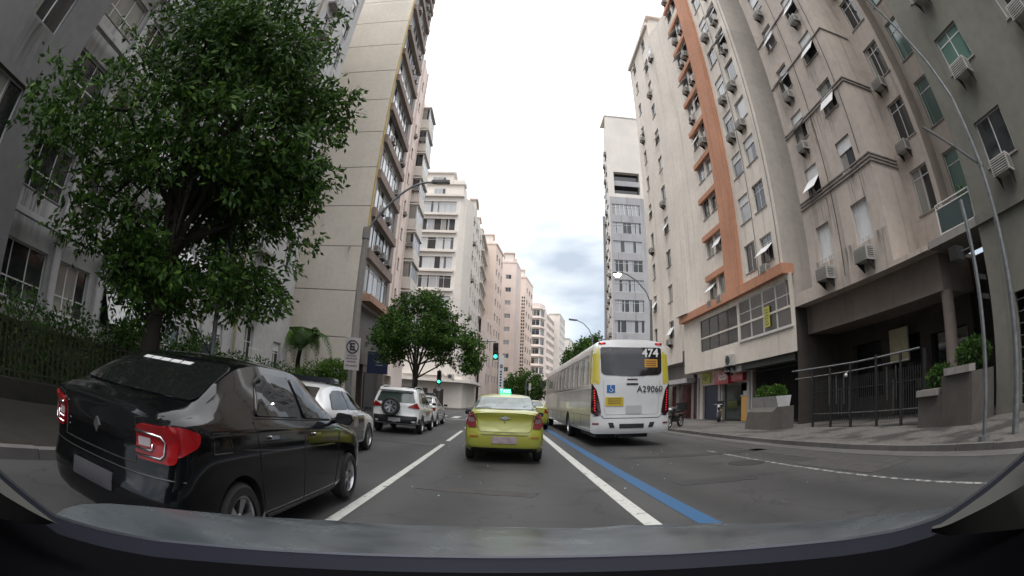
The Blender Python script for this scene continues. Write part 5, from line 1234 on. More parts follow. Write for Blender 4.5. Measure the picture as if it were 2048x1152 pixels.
# ---- city bus
def bus():
    X0, Y0 = 4.02, 14.3; T = empty('bus', (X0, Y0, 0), 'silver and yellow city bus with rear route number 474', 'bus')
    L = 16.0; hw = 1.29
    bm = bmesh.new()
    def sec(k=1.0, zb=.42):
        p = [(0, zb), (hw*.9, zb), (hw*.985, zb+.05), (hw, zb+.15), (hw, 1.2), (hw*.995, 2.0), (hw*.975, 2.8), (hw*.955, 3.06), (hw*.92, 3.22), (hw*.84, 3.33), (hw*.68, 3.39), (hw*.4, 3.43), (0, 3.445)]
        return p
    rs = rshape([(.4, .06), (.55, 0), (.9, .0), (1.0, .05), (2.2, .03), (2.35, .07), (3.1, .16), (3.45, .34)], .16, 6); fs = rs
    rings = []
    ys = [0, .04, .1, .2, .35, .5, .8] + [1.5+i*.75 for i in range(19)] + [15.4, 15.7, 15.85, 15.95, 16.0]
    def rg(k, y, fn, sgn, blend, cap=False):
        zc = 1.9; out = []
        for x, z in sec():
            xx, zz = x*k, zc+(z-zc)*k; out.append((xx, y + sgn*fn(zz, xx/hw)*blend, zz))
        return out
    for k in (.01, .2, .4, .6, .8, .93): rings.append(rg(k, 0, rs, 1, 1))
    for y in ys:
        if y < .6: rings.append(rg(1, y, rs, 1, (1-y/.6)**2))
        elif y > L-.6: rings.append(rg(1, y, fs, -1, (1-(L-y)/.6)**2))
        else: rings.append(rg(1, y, rs, 1, 0))
    for k in (.93, .8, .6, .4, .2, .01): rings.append(rg(k, L, fs, -1, 1))
    grid = []
    for r in rings:
        half = [bm.verts.new(p) for p in r]; oth = [bm.verts.new((-p[0], p[1], p[2])) for p in r[1:-1]]; grid.append(half+oth[::-1])
    nn = len(grid[0])
    for a, b in zip(grid, grid[1:]):
        for j in range(nn): bm.faces.new([a[j], a[(j+1) % nn], b[(j+1) % nn], b[j]])
    bm.faces.new(grid[0]); bm.faces.new(grid[-1][::-1]); bmesh.ops.recalc_face_normals(bm, faces=bm.faces)
    me = bpy.data.meshes.new('body'); bm.to_mesh(me); bm.free(); me.materials.append(M_SILVER); me.materials.append(M_BLKPLASTIC)
    ob = bpy.data.objects.new('body', me); C.objects.link(ob)
    cut = bmesh.new(); wheels = [(5.3, .47), (13.9, .47)]
    for wy, wz in wheels:
        for sx in (-1, 1): bmesh.ops.create_cone(cut, cap_ends=True, segments=36, radius1=.58, radius2=.58, depth=.8, matrix=Matrix.Translation((sx*1.3, wy, wz)) @ Matrix.Rotation(R(90), 4, 'Y'))
    cme = bpy.data.meshes.new('cut'); cut.to_mesh(cme); cut.free(); cme.materials.append(M_BLKPLASTIC); co = bpy.data.objects.new('cut', cme); C.objects.link(co)
    md = ob.modifiers.new('b', 'BOOLEAN'); md.object = co; md.solver = 'EXACT'; md.material_mode = 'TRANSFER'
    me2 = bpy.data.meshes.new_from_object(ob.evaluated_get(bpy.context.evaluated_depsgraph_get())); bpy.data.objects.remove(ob); bpy.data.objects.remove(co)
    me2.polygons.foreach_set('use_smooth', [True]*len(me2.polygons)); me2.set_sharp_from_angle(angle=R(35)); me2.name = 'body'
    bm = bmesh.new(); bm.from_mesh(me2); bvh = BVHTree.FromBMesh(bm); bm.free(); link('body', me2, T)
    wm = wheel_mesh(.48, .28, .29, 8); add_wheels(T, wheels, 1.12, wm)
    PV = lambda *a, **k: patch(bvh, *a, parent=T, maxlen=.4, **k)
    # yellow rear corners and side glazing
    for sx, v in ((1, '+x'), (-1, '-x')):
        patch(bvh, [(x*sx, z) for x, z in [(1.04, 1.98), (1.27, 1.98), (1.235, 3.12), (1.04, 3.16)]], '-y', 'yellow_corner', M_BUSYEL, T, r=.04, off=.001, thick=.004, maxlen=.2)
        patch(bvh, [(.02, 1.98), (.42, 1.98), (.62, 2.25), (.62, 3.10), (.02, 3.10)], v, 'yellow_corner', M_BUSYEL, T, r=.04, off=.001, thick=.004, maxlen=.2)
        patch(bvh, [(.66, 1.92), (L-.6, 1.92), (L-.6, 2.98), (.85, 2.98), (.75, 2.6)], v, 'window_band', M_CARGLASS, T, r=.05, off=.001, thick=.006, cuts=2, maxlen=.8)
        y = 1.0; i = 0
        while y < L-1.9:
            wd = 1.28
            patch(bvh, [(y, 2.0), (y+wd*.46, 2.0), (y+wd*.46, 2.88), (y, 2.88)], v, 'bus_window', simple('bus_pane', (.34, .34, .33), .12, spec=.8, var=.35, scale=1.1), T, r=.05, off=.008, thick=.006, cuts=1, maxlen=1)
            patch(bvh, [(y+wd*.56, 2.0), (y+wd*.9, 2.0), (y+wd*.9, 2.88), (y+wd*.56, 2.88)], v, 'bus_window', simple('bus_pane_dark', (.03, .03, .03), .08, spec=.8), T, r=.04, off=.008, thick=.006, cuts=1, maxlen=1)
            y += wd; i += 1
        seam(bvh, [(.3, 1.86), (L-.3, 1.86)], v, T, 'belt_moulding', .012, M_SILVER); seam(bvh, [(.3, 1.0), (4.6, 1.0)], v, T, 'skirt_line', .007, M_BLKPLASTIC); seam(bvh, [(6.0, 1.0), (13.2, 1.0)], v, T, 'skirt_line', .007, M_BLKPLASTIC)
        for yy in (2.0, 3.6, 7.6, 9.4, 11.2): seam(bvh, [(yy, .5), (yy, .99)], v, T, 'skirt_gap', .005)
        # tall tail lamp and its lit segments
        tl = patch(bvh, [(x*sx, z) for x, z in [(1.12, .98), (.98, 1.06), (1.04, 1.45), (1.13, 1.80), (1.28, 2.02), (1.285, 1.1)]], '-y', 'tail_lamp', simple('lamp_housing', (.03, .008, .01), .15, coat=1), T, r=.04, off=.004, thick=.02, maxlen=.15)
        for k in range(9):
            z = 1.16+.078*k; xx = 1.17+.004*k; hh = bvh.ray_cast(Vector((xx*sx, -9, z)), Vector((0, 1, 0)))[0]
            mb = MB(); mb.lathe([(0, -.034), (.018, -.032), (.022, -.01)], 'y', 8, (xx*sx, hh.y, z)); mb.build('led', M_TAILLIT if sx < 0 else M_TAILLIT, tl)
        hh = bvh.ray_cast(Vector((.95*sx, -9, 3.27)), Vector((0, 1, 0)))[0]
        mb = MB(); mb.prism(rounded([(-.12, -.03), (.12, -.03), (.12, .03), (-.12, .03)], .02), lambda a, b, d: (.95*sx+a, hh.y+.02-d, 3.29+b), 0, .05); ml = mb.build('marker_lamp', M_TAILRED, T)
        mb = MB(); mb.lathe([(0, -.045), (.035, -.04), (.04, -.02)], 'y', 8, (.95*sx, hh.y, 3.29)); mb.build('bulb', M_TAILLIT, ml)
        patch(bvh, [(x*sx, z) for x, z in [(.55, .62), (.70, .62), (.76, .78), (.60, .78)]], '-y', 'bumper_vent', M_BLKPLASTIC, T, r=.01, off=.002)
        patch(bvh, [(x*sx, z) for x, z in [(1.05, .72), (1.24, .72), (1.24, .77), (1.05, .77)]], '-y', 'side_reflector', simple('dull_red', (.15, .03, .03)), T, r=.01, off=.003)
    patch(bvh, [(-1.0, 2.36), (-.9, 2.28), (0, 2.23), (.9, 2.28), (1.0, 2.36), (1.02, 3.16), (-1.02, 3.16)], '-y', 'rear_window', simple('tinted_rear_glass', (.016, .013, .014), .06, spec=.6), T, r=.08, off=.006, maxlen=.25)
    patch(bvh, [(-.40, .60), (.40, .60), (.40, .74), (-.40, .74)], '-y', 'bumper_grille', M_BLKPLASTIC, T, r=.01, off=.002)
    seam(bvh, [(-1.3, .98), (-.98, 1.0), (-.9, .92), (.9, .92), (.98, 1.0), (1.3, .98)], '-y', T, w=.012)
    seam(bvh, [(-.93, 2.1), (-.88, 1.1), (-.80, 1.03), (.80, 1.03), (.88, 1.1), (.93, 2.1)], '-y', T, 'engine_cover_gap', .006, simple('shade_gap', (.2, .2, .2)))
    patch(bvh, [(-.17, 2.12), (.17, 2.12), (.17, 2.16), (-.17, 2.16)], '-y', 'brake_lamp', simple('dark_red', (.06, .01, .01)), T, r=.01, off=.004)
    patch(bvh, [(-.19, 1.96), (.19, 1.96), (.19, 2.02), (-.19, 2.02)], '-y', 'vent_slot', M_BLKPLASTIC, T, r=.01, off=.003)
    patch(bvh, [(-.86, 1.30), (-.28, 1.30), (-.28, 1.58), (-.86, 1.58)], '-y', 'yellow_notice', simple('notice_yellow', (.50, .36, .03), .5), T, r=.01, off=.004)
    patch(bvh, [(.42, 2.52), (.86, 2.52), (.86, 2.78), (.42, 2.78)], '-y', 'orange_notice', simple('notice_orange', (.50, .24, .03), .5), T, r=.005, off=.022, thick=.003)
    patch(bvh, [(-.82, 1.72), (-.56, 1.72), (-.56, 1.96), (-.82, 1.96)], '-y', 'wheelchair_sign', simple('access_blue', (.02, .12, .35), .5), T, r=.01, off=.004)
    patch(bvh, [(-.2, 1.05), (.33, 1.05), (.33, 1.32), (-.2, 1.32)], '-y', 'number_plate', simple('grey_plate', (.42, .42, .42), .6), T, r=.04, off=.004)
    F = Face((X0, Y0), (1, 0)); inv = Matrix.Translation((-X0, -Y0, 0))
    def tx(body, size, s, z, m, name='lettering', bold=0, extra=.03):
        hh = bvh.ray_cast(Vector((s+size*.7, -9, z+size*.35)), Vector((0, 1, 0)))[0]
        o = text(body, size, F, s, z, -hh.y+extra, m, T, name, bold); o.matrix_parent_inverse = inv; return o
    tx('474', .37, .34, 2.86, M_WTXT, 'route_number', .008, .045)
    tx('A29060', .275, .15, 1.74, M_BTXT, 'fleet_number', .0, .02)
    mb = MB(); hy = bvh.ray_cast(Vector((-.69, -9, 1.84)), Vector((0, 1, 0)))[0].y - .024
    mb.tube([(-.70, hy, 1.925), (-.70, hy, 1.84), (-.645, hy, 1.835), (-.62, hy, 1.77)], .009, 5); mb.tube([(-.69-.055*math.cos(a)+.0, hy, 1.80-.05*math.sin(a)) for a in [x*.4-.3 for x in range(10)]], .007, 5); mb.lathe([(0, -.003), (.016, -.003)], 'y', 8, (-.70, hy, 1.94)); mb.build('wheelchair_symbol', M_WTXT, T)
    for z in (1.53, 1.46, 1.39): 
        m2 = MB(); hy2 = bvh.ray_cast(Vector((-.57, -9, z)), Vector((0, 1, 0)))[0].y - .021; m2.box(-.78, hy2-.002, z-.012, -.36, hy2, z+.012); m2.build('notice_print', simple('notice_brown', (.2, .13, .02)), T)
    for z in (2.72, 2.65, 2.58):
        m2 = MB(); hy2 = bvh.ray_cast(Vector((.64, -9, z)), Vector((0, 1, 0)))[0].y - .03; m2.box(.47, hy2-.003, z-.012, .81, hy2, z+.012); m2.build('notice_print', simple('notice_dark', (.12, .05, .01)), T)
    m2 = MB(); m2.box(-.9, 1.2, .22, .9, 4.2, .43); m2.box(-.3, .5, .25, .1, 1.2, .42); m2.tube([(-.45, .25, .36), (-.45, 1.2, .36)], .05, 8); m2.build('underbody', M_BLKPLASTIC, T)
    m2 = MB(); m2.prism(rounded([(-.7, 0), (.7, 0), (.65, .16), (-.65, .16)], .05), lambda a, b, d: (a, 8+d, 3.43+b), 0, 2.2); m2.build('roof_unit', M_SILVER, T)
    m2 = MB(); m2.box(-1.62, 15.2, 2.3, -1.46, 15.3, 2.75); m2.tube([(-1.2, 15.6, 2.9), (-1.5, 15.35, 2.75)], .02, 5); m2.build('wing_mirror', M_BLKPLASTIC, T)
bus()
# cars far ahead, seen between taxi and bus
def far_taxi(loc, label):
    T = empty('taxi', loc, label, 'taxi', 'yellow taxis far ahead')
    me, bvh = FT
    link('body', me, T); add_wheels(T, [(.9, .31), (3.5, .31)], .77, W15)
    patch(bvh, [(-.6, 1.2), (.6, 1.2), (.5, 1.45), (-.5, 1.45)], '-y', 'rear_window', M_CARGLASS, T, r=.05)
    for sx in (1, -1): patch(bvh, [(x*sx, z) for x, z in [(.6, .85), (.8, .85), (.8, 1.05), (.62, 1.05)]], '-y', 'tail_lamp', M_TAILRED, T, r=.02)
FT = loft_body([[0, .34, .80, .96, .79, 1.10, .70], [.5, .22, .868, 1.0, .84, 1.19, .72], [1.3, .2, .868, .99, .84, 1.47, .60], [2.4, .2, .868, .97, .83, 1.48, .60], [3.4, .2, .86, .93, .80, 1.04, .68], [4.4, .3, .72, .68, .66, .74, .58]], rshape([(.3, .05), (.6, 0), (1.1, .06)], .14), rshape([(.3, 0), (.8, .1)], .28), [(.9, .31), (3.5, .31)], M_YELLOWP, n=36)
far_taxi((1.5, 23.5, 0), 'yellow taxi just visible between the near taxi and the bus')
far_taxi((1.9, 48.0, 0), 'second yellow taxi farther up the lane past the crossing')

# ---- motorcycles
def motorbike(loc, rz, label):
    T = empty('motorcycle', loc, label, 'motorcycle', 'motorcycles on the right pavement', rz)
    wm = MB(); wm.lathe([(.24, -.05), (.30, -.05), (.31, 0), (.30, .05), (.24, .05)], 'x', 24); tyre = wm.mesh('wheel', M_RUB, smooth=30)
    rm = MB(); rm.lathe([(.225, -.03), (.245, -.035), (.245, .035), (.225, .03)], 'x', 24)
    for k in range(6): a = k*math.pi/6; rm.tube([(0, .23*math.cos(a), .23*math.sin(a)), (0, -.23*math.cos(a), -.23*math.sin(a))], .008, 4)
    rim = rm.mesh('rim', M_RIM)
    for y in (0, 1.28): w = link('wheel', tyre, T, (0, y, .31)); link('rim', rim, w)
    mb = MB(); mb.tube([(0, 0, .31), (0, .38, .45), (0, .75, .42), (0, 1.0, .82)], .03, 6); mb.tube([(0, .1, .72), (0, .5, .72), (0, 1.0, .86)], .025, 6); mb.box(-.13, .42, .28, .13, .78, .6); mb.build('frame', M_BLKMETAL, T)
    mb = MB(); [mb.tube([(x, 1.28, .31), (x, 1.06, .92)], .02, 6) for x in (-.08, .08)]; mb.build('fork', M_CHROME, T)
    mb = MB(); mb.lathe([(0, -.26), (.10, -.2), (.15, 0), (.12, .2), (0, .25)], 'y', 12, (0, .8, .85)); mb.build('tank', simple('tank_paint', (.02, .02, .025), .2, coat=1), T, smooth=True)
    mb = MB(); mb.prism(rounded([(-.15, .76), (.62, .76), (.6, .84), (.2, .86), (-.2, .9)], .04), lambda a, b, d: (d, a, b), -.12, .12); mb.build('seat', M_BLKPLASTIC, T)
    mb = MB(); mb.tube([(-.36, .98, 1.06), (-.2, 1.05, 1.02), (.2, 1.05, 1.02), (.36, .98, 1.06)], .014, 6); mb.build('handlebar', M_CHROME, T)
    mb = MB(); mb.lathe([(0, .08), (.08, .06), (.09, -.02), (0, -.07)], 'y', 12, (0, 1.16, .9)); mb.build('headlamp', simple('lamp_glass', (.6, .6, .6), .1), T, smooth=True)
    for x in (-.25, .25): m_ = MB(); m_.tube([(x, 1.02, 1.04), (x*1.15, 1.0, 1.16)], .008, 4); m_.box(x*1.15-.05, .99, 1.14, x*1.15+.05, 1.01, 1.2); m_.build('mirror', M_BLKPLASTIC, T)
    mb = MB(); mb.box(-.22, -.42, .86, .22, -.02, 1.22); mb.build('top_box', M_BLKPLASTIC, T)
    mb = MB(); mb.tube([(.12, .5, .3), (.14, .1, .32), (.14, -.25, .38)], .04, 8); mb.build('exhaust', M_CHROME, T)
    mb = MB(); mb.prism([(-.3, .55), (.25, .62), (.3, .66), (-.3, .62)], lambda a, b, d: (d, a, b), -.07, .07); mb.build('mudguard', M_BLKPLASTIC, T)
motorbike((8.95, 22.6, .12), R(132), 'black motorcycle with a top box on the kerb just right of the bus')
motorbike((12.9, 25.9, .12), R(150), 'motorcycle parked close to the navy roller door')
# ------------------------------------------------------------------ trees and plants
def np_mesh(name, verts, faces, mats, mi=None):
    me = bpy.data.meshes.new(name); me.vertices.add(len(verts)); me.vertices.foreach_set('co', verts.astype(np.float32).ravel())
    k = faces.shape[1]; me.loops.add(faces.size); me.loops.foreach_set('vertex_index', faces.astype(np.int32).ravel())
    me.polygons.add(len(faces)); me.polygons.foreach_set('loop_start', np.arange(len(faces), dtype=np.int32)*k)
    for m in mats: me.materials.append(m)
    if mi is not None: me.polygons.foreach_set('material_index', mi.astype(np.int32))
    me.update(); me.validate(); return me
def leaves(centres, dirs, length, width, rng, droop=.25, mats=None, bright=.25):
    """each leaf: two quads folded at the midrib, pointed tip"""
    n = len(centres); d = dirs/np.linalg.norm(dirs, axis=1, keepdims=True)
    d[:, 2] -= droop; d /= np.linalg.norm(d, axis=1, keepdims=True)
    r = rng.normal(size=(n, 3)); r[:, 2] *= .35; s = np.cross(d, r); s /= np.linalg.norm(s, axis=1, keepdims=True)+1e-9; up = np.cross(s, d)
    L = (length*rng.uniform(.65, 1.25, n))[:, None]; W = (width*rng.uniform(.7, 1.2, n))[:, None]
    a = centres; m1 = a + d*L*.45 - up*W*.12; tip = a + d*L - up*L*.12
    l = m1 + s*W*.5 + up*W*.15; rr = m1 - s*W*.5 + up*W*.15
    V = np.stack([a, l, tip, rr, m1], 1).reshape(-1, 3); b = np.arange(n)[:, None]*5
    Fc = np.concatenate([b+np.array([[0, 4, 2, 1]]), b+np.array([[0, 3, 2, 4]])], 1).reshape(-1, 4)
    mi = np.repeat((rng.uniform(size=n) < bright).astype(int), 2)
    return V, Fc, mi
def tree(name, base, height, trunk_r, blobs, nleaf, leaf_l, leaf_w, label, seed, forks=None, cat='tree', clump=7, group=None, mats=None, trunk_top=.45, shell=.55, droop=.25, gate=-1.15, nbr=4, bfrom=.85):
    rng = np.random.default_rng(seed); rr = random.Random(seed)
    T = empty(name, base, label, cat, group); B0 = Vector(base)
    mb = MB(); tp = []; top = Vector(forks[0]) if forks else Vector((0, 0, height*trunk_top))
    for i in range(7):
        t = i/6; tp.append(top*t + Vector((math.sin(t*5+seed)*.07, math.cos(t*4+seed)*.06, 0))*t)
    mb.tube(tp, [trunk_r*(1.35 if i == 0 else 1.05-.4*i/6) for i in range(7)], 12)
    tips = []
    for (cx, cy, cz, rx_, ry_, rz_, wgt) in blobs:
        c = Vector((cx, cy, cz))
        for j in range(nbr):
            e = c + Vector((rr.uniform(-.6, .6)*rx_, rr.uniform(-.6, .6)*ry_, rr.uniform(-.5, .6)*rz_)); mid = top.lerp(e, .5) + Vector((rr.uniform(-.3, .3), rr.uniform(-.3, .3), rr.uniform(0, .4)))
            s = top*rr.uniform(bfrom, 1.0)
            mb.tube([s, s.lerp(mid, .6), mid, mid.lerp(e, .6), e], [trunk_r*.36, trunk_r*.3, trunk_r*.22, trunk_r*.14, trunk_r*.05], 7)
            for q in range(4):
                s2 = mid.lerp(e, rr.uniform(.1, .9)); e2 = s2 + Vector((rr.uniform(-1, 1)*rx_*.5, rr.uniform(-1, 1)*ry_*.5, rr.uniform(-.5, .6)*rz_*.6)); mb.tube([s2, s2.lerp(e2, .5)+Vector((0, 0, .08)), e2], [trunk_r*.12, trunk_r*.08, trunk_r*.03], 5)
    mb.build('trunk', M_BARK, T, smooth=60)
    C_, D_ = [], []; wsum = sum(b[6] for b in blobs)
    for (cx, cy, cz, rx_, ry_, rz_, wgt) in blobs:
        k = int(nleaf*wgt/wsum/clump)
        # twig clumps gathered near the crown's surface, leaving holes between
        u = rng.normal(size=(k, 3)); u /= np.linalg.norm(u, axis=1, keepdims=True); rad = (shell + (1.05-shell)*rng.uniform(size=(k, 1))**.8)
        f = 1 + .22*np.sin(u[:, :1]*5.1+seed)*np.cos(u[:, 1:2]*4.3) + .12*np.sin(u[:, 2:3]*9+seed)
        p = u*rad*f*np.array([[rx_, ry_, rz_]]) + np.array([[cx, cy, cz]])
        keep = np.sin(p[:, 0]*2.3+seed)+np.sin(p[:, 1]*2.1+1.3*seed)+np.sin(p[:, 2]*2.6+.7)+rng.normal(size=k)*.5 > gate
        p, u = p[keep], u[keep]; k = len(p)
        pts = np.repeat(p, clump, 0) + rng.normal(size=(k*clump, 3))*leaf_l*.45
        dd = np.repeat(u, clump, 0)*.5 + rng.normal(size=(k*clump, 3))*.75
        C_.append(pts); D_.append(dd)
    V, Fc, mi = leaves(np.concatenate(C_), np.concatenate(D_), leaf_l, leaf_w, rng, droop=droop)
    link('crown', np_mesh('crown', V, Fc, mats or [M_LEAF, M_LEAF2], mi), T)
    return T
tree('street_tree', (-6.35, 6.5, .1), 9, .21,
     [(-.4, .3, 6.0, 2.8, 2.9, 2.1, 3), (1.0, 1.0, 6.0, 1.5, 1.9, 1.8, 2.2), (-1.1, -2.5, 4.5, 1.8, 1.5, 1.1, .8), (1.9, 1.6, 7.2, 1.0, 1.2, .5, .35), (1.6, 1.8, 5.6, 1.0, 1.1, .45, .3), (.3, 2.4, 4.8, 1.6, 2.0, 1.6, 1.6), (-.1, .2, 8.4, 2.5, 2.6, 1.6, 2.6), (-1.2, -.6, 3.6, 1.8, 1.6, .6, .5), (.7, 2.0, 3.2, 1.0, 1.5, .7, .6), (1.0, -.2, 7.6, 1.3, 1.5, 1.2, 1.2), (-.3, .4, 2.6, .9, 1.0, .7, .4), (.3, .2, 3.2, 1.0, .9, 1.0, .5), (-.6, -.3, 2.9, .8, .8, .7, .3)],
     74000, .18, .07, 'large dark-leaved street tree over the black saloon, filling the upper left', 3, forks=[(-.1, .3, 5.6)], clump=11, shell=.3, droop=.35, gate=-.6, nbr=2, bfrom=.5)
tree('street_tree', (-5.5, 29.0, .1), 7.5, .15, [(0, 0, 5.6, 2.5, 2.6, 1.7, 3), (-1.9, 0, 4.3, 1.5, 1.6, 1.0, 1), (2.6, .2, 4.4, 1.7, 1.7, 1.15, 1.4), (.4, 0, 6.9, 1.7, 1.6, 1.0, 1), (2.0, 0, 6.1, 1.2, 1.2, .8, .6), (-1.8, .2, 5.9, 1.1, 1.1, .9, .5), (3.4, 0, 3.5, .8, .9, .6, .3)], 30000, .20, .11, 'round-crowned street tree at the crossing, behind the white SUV', 5, forks=[(.1, 0, 3.4)], shell=.35, gate=-.7, nbr=2, bfrom=.6)
tree('street_tree', (4.6, 97, .1), 8, .2, [(0, 0, 5.0, 4.0, 3.5, 2.8, 2), (-2.2, 0, 4.3, 2.6, 2.5, 2.2, 1), (2.0, 0, 3.8, 2.4, 2, 2.4, 1)], 9000, .42, .26, 'dense dark tree down the street just over the yellow taxi roof', 9, forks=[(0, 0, 2.4)])
tree('street_tree', (15.5, 84, .1), 14, .3, [(0, 0, 10.2, 3.0, 3, 3.0, 2), (-2.4, 0, 8.6, 2.4, 2, 2.6, 1.2), (1.5, 0, 8, 3, 2, 3, 1)], 14000, .45, .3, 'tall dark tree showing above the bus roof', 12, forks=[(0, 0, 5)])
# palm and shrub in the gap beside the beige wall
def palm(base, label):
    T = empty('palm_tree', base, label, 'palm'); rng = np.random.default_rng(4); mb = MB()
    mb.tube([(0, 0, 0), (.1, 0, 1.2), (.05, 0, 2.1), (.15, 0, 2.9)], [.22, .17, .15, .13], 10); mb.build('trunk', M_BARK, T, smooth=50)
    for k in range(17):
        a = k*2.4; el = rng.uniform(.45, 1.25); Lf = rng.uniform(2.9, 3.9); pts = []
        for i in range(12):
            t = i/11; r = Lf*t*math.cos(el)*(1.05-.2*t)*1.15; z = 2.9 + Lf*(math.sin(el)*t - (.95)*t*t*t)
            pts.append(np.array([.15+r*math.cos(a), r*math.sin(a), z]))
        m = MB(); m.tube(pts, [.025-.0018*i for i in range(12)], 4)
        for i in range(1, 12):
            d = pts[i]-pts[i-1]; d /= np.linalg.norm(d); s = np.cross(d, [0, 0, 1]); s /= np.linalg.norm(s)+1e-6
            for sub in (0, .33, .66):
                p0 = pts[i-1]+(pts[i]-pts[i-1])*sub; ll = .62*math.sin(math.pi*min(1, (i+sub)/12.2))+.12
                for sg in (-1, 1):
                    e = p0 + s*sg*ll*.75 + d*ll*.5 + np.array([0, 0, -.28*ll]); w_ = d*.05
                    m.quad(p0-w_, p0+w_, e+w_*.3, e-w_*.3)
        m.build('frond', M_LEAF2 if k % 3 == 0 else M_LEAF, T, fix=False)
palm((-12.5, 26.5, .75), 'young palm with arching fronds in front of the beige panelled wall')
def shrub(name, blobs, n, ll, lw, label, seed, cat='shrub', mats=None, kind=None):
    rng = np.random.default_rng(seed); C_, D_ = [], []
    for (cx, cy, cz, a, b, c) in blobs:
        k = n//len(blobs); u = rng.normal(size=(k, 3)); u /= np.linalg.norm(u, axis=1, keepdims=True); rad = .45+.6*rng.uniform(size=(k, 1))
        C_.append(u*rad*np.array([[a, b, c]])+np.array([[cx, cy, cz]])); D_.append(u+rng.normal(size=(k, 3))*.5)
    V, Fc, mi = leaves(np.concatenate(C_), np.concatenate(D_), ll, lw, rng)
    o = tag(link(name, np_mesh(name, V, Fc, mats or [M_LEAF, M_LEAF2], mi)), label, cat, kind=kind); return o
shrub('shrub', [(-10.6, 25.8, 1.6, 1.3, 1.0, 1.4), (-9.6, 25.6, 2.4, 1.1, .8, .7), (-11.6, 25.2, 1.3, 1.2, .9, 1.2)], 8200, .16, .07, 'feathery green shrub below the palm, beside the beige wall', 6, mats=[M_LEAF2, M_LEAF])
shrub('hedge', [(-9.8, y, 1.15, .75, 1.3, 1.15) for y in range(-3, 20, 2)], 26000, .14, .07, 'dark clipped hedge behind the iron railing along the old white block', 8, 'hedge', mats=[M_LEAF, M_LEAF])
shrub('shrub', [(-9.4, 9.0, 1.9, .6, .8, .5), (-9.5, 12.2, 1.8, .7, 1.0, .8)], 3000, .16, .06, 'taller bush rising out of the hedge behind the big tree trunk', 10)
# railing in front of the hedge
fn = empty('railing', (0, 0, 0), 'old low iron railing on a stone kerb before the hedge, left pavement', 'railing')
mb = MB(); mb.box(-8.85, -6, .12, -8.6, 19.5, .5); mb.build('plinth', M_SHADE_STONE, fn)
M_RAIL = simple('shaded_rail', (.03, .028, .012), .8, var=.3, scale=4)  # shade before the hedge put into the rail colour
mb = MB(); mb.box(-.014, -.014, 0, .014, .014, 1.12); bar = mb.mesh('bar', M_RAIL)
for i in range(160): link('bar', bar, fn, (-8.72, -6+.159*i, .5))
for z in (.62, 1.5):
    mb = MB(); mb.box(-8.735, -6, z, -8.705, 19.5, z+.03); mb.build('rail', M_RAIL, fn)

# ------------------------------------------------------------------ right pavement: planters, railing, bushes
def planter(name, poly, z0, z1, y0, m, label, cat='planter'):
    pass
T = empty('planter', (0, 0, 0), 'pale sloped concrete planter base with two white troughs, right of the shop', 'planter')
mb = MB(); mb.prism([(10.0, .12), (10.12, .82), (10.35, 1.0), (11.2, 1.0), (11.2, .12)], lambda a, b, d: (a, d, b), 15.55, 17.6); mb.build('base', M_DIMCONC, T)
for y0 in (15.6, 16.6):
    mb = MB(); mb.prism([(10.42, 1.0), (10.32, 1.42), (11.1, 1.42), (11.0, 1.0)], lambda a, b, d: (a, d, b), y0, y0+.98); mb.build('trough', M_WHITEWALL, T)
for i, y0 in enumerate((16.05, 17.05)):
    o = shrub('bush', [(10.7, y0, 1.58, .36, .42, .27)], 1500, .10, .05, 'clipped bush in the %s white trough beside the shop' % ('nearer', 'farther')[i], 20+i, 'bush')
T = empty('planter', (0, 0, 0), 'stepped concrete planter wall beyond the long handrail, near the sign pole', 'planter')
mb = MB(); mb.box(10.8, 7.45, .12, 12.3, 8.4, .95); mb.box(10.79, 6.3, .12, 12.3, 7.449, 1.4); mb.build('base', M_DIMCONC, T)
mb = MB(); mb.box(10.7, 7.6, .951, 11.1, 8.4, 1.12); mb.build('trough', M_CONC, T); mb = MB(); mb.box(10.7, 6.35, 1.401, 11.1, 7.3, 1.58); mb.build('trough', M_CONC, T)
shrub('bush', [(11.5, 7.95, 1.35, .4, .5, .35), (11.6, 6.7, 1.85, .4, .6, .38)], 4200, .13, .07, 'dark bush spilling over the stepped planter wall', 23, 'bush', mats=[M_LEAF, M_LEAF])
T = empty('iron_fence', (0, 0, 0), 'black iron fence with a long pale handrail before the pink portico', 'fence')
for y in (14.75, 13.6, 12.4, 11.0, 9.8, 8.7):
    mb = MB(); mb.box(11.57, y-.04, .12, 11.65, y+.04, 2.28 if y != 11.0 else 2.4); mb.build('post', M_BLKMETAL, T)
mb = MB(); mb.tube([(11.6, 16.2, 2.36), (11.6, 12, 2.3), (11.6, 8.9, 2.32)], .03, 8); mb.build('handrail', M_METAL, T)
mb = MB(); mb.tube([(11.6, 16.0, 2.03), (11.6, 12, 2.03), (11.6, 9.4, 2.06)], .022, 8); mb.build('handrail', M_METAL, T)
for z in (.6, 1.42): mb = MB(); mb.box(11.59, 8.7, z, 11.63, 14.75, z+.03); mb.build('rail', M_METAL if z < 1 else M_BLKMETAL, T)
mb = MB(); mb.box(-.01, -.01, 0, .01, .01, 1.1); barw = mb.mesh('bar', M_METAL); mb = MB(); mb.box(-.012, -.012, 0, .012, .012, 1.5); barb = mb.mesh('bar', M_BLKMETAL)
for i in range(54): link('bar', barb, T, (11.61, 8.8+.11*i, .35))
for i in range(16): link('bar', barw, T, (12.4, 13.2+.16*i if i < 10 else 10.4+.16*(i-10), .45 if i % 3 else .9))
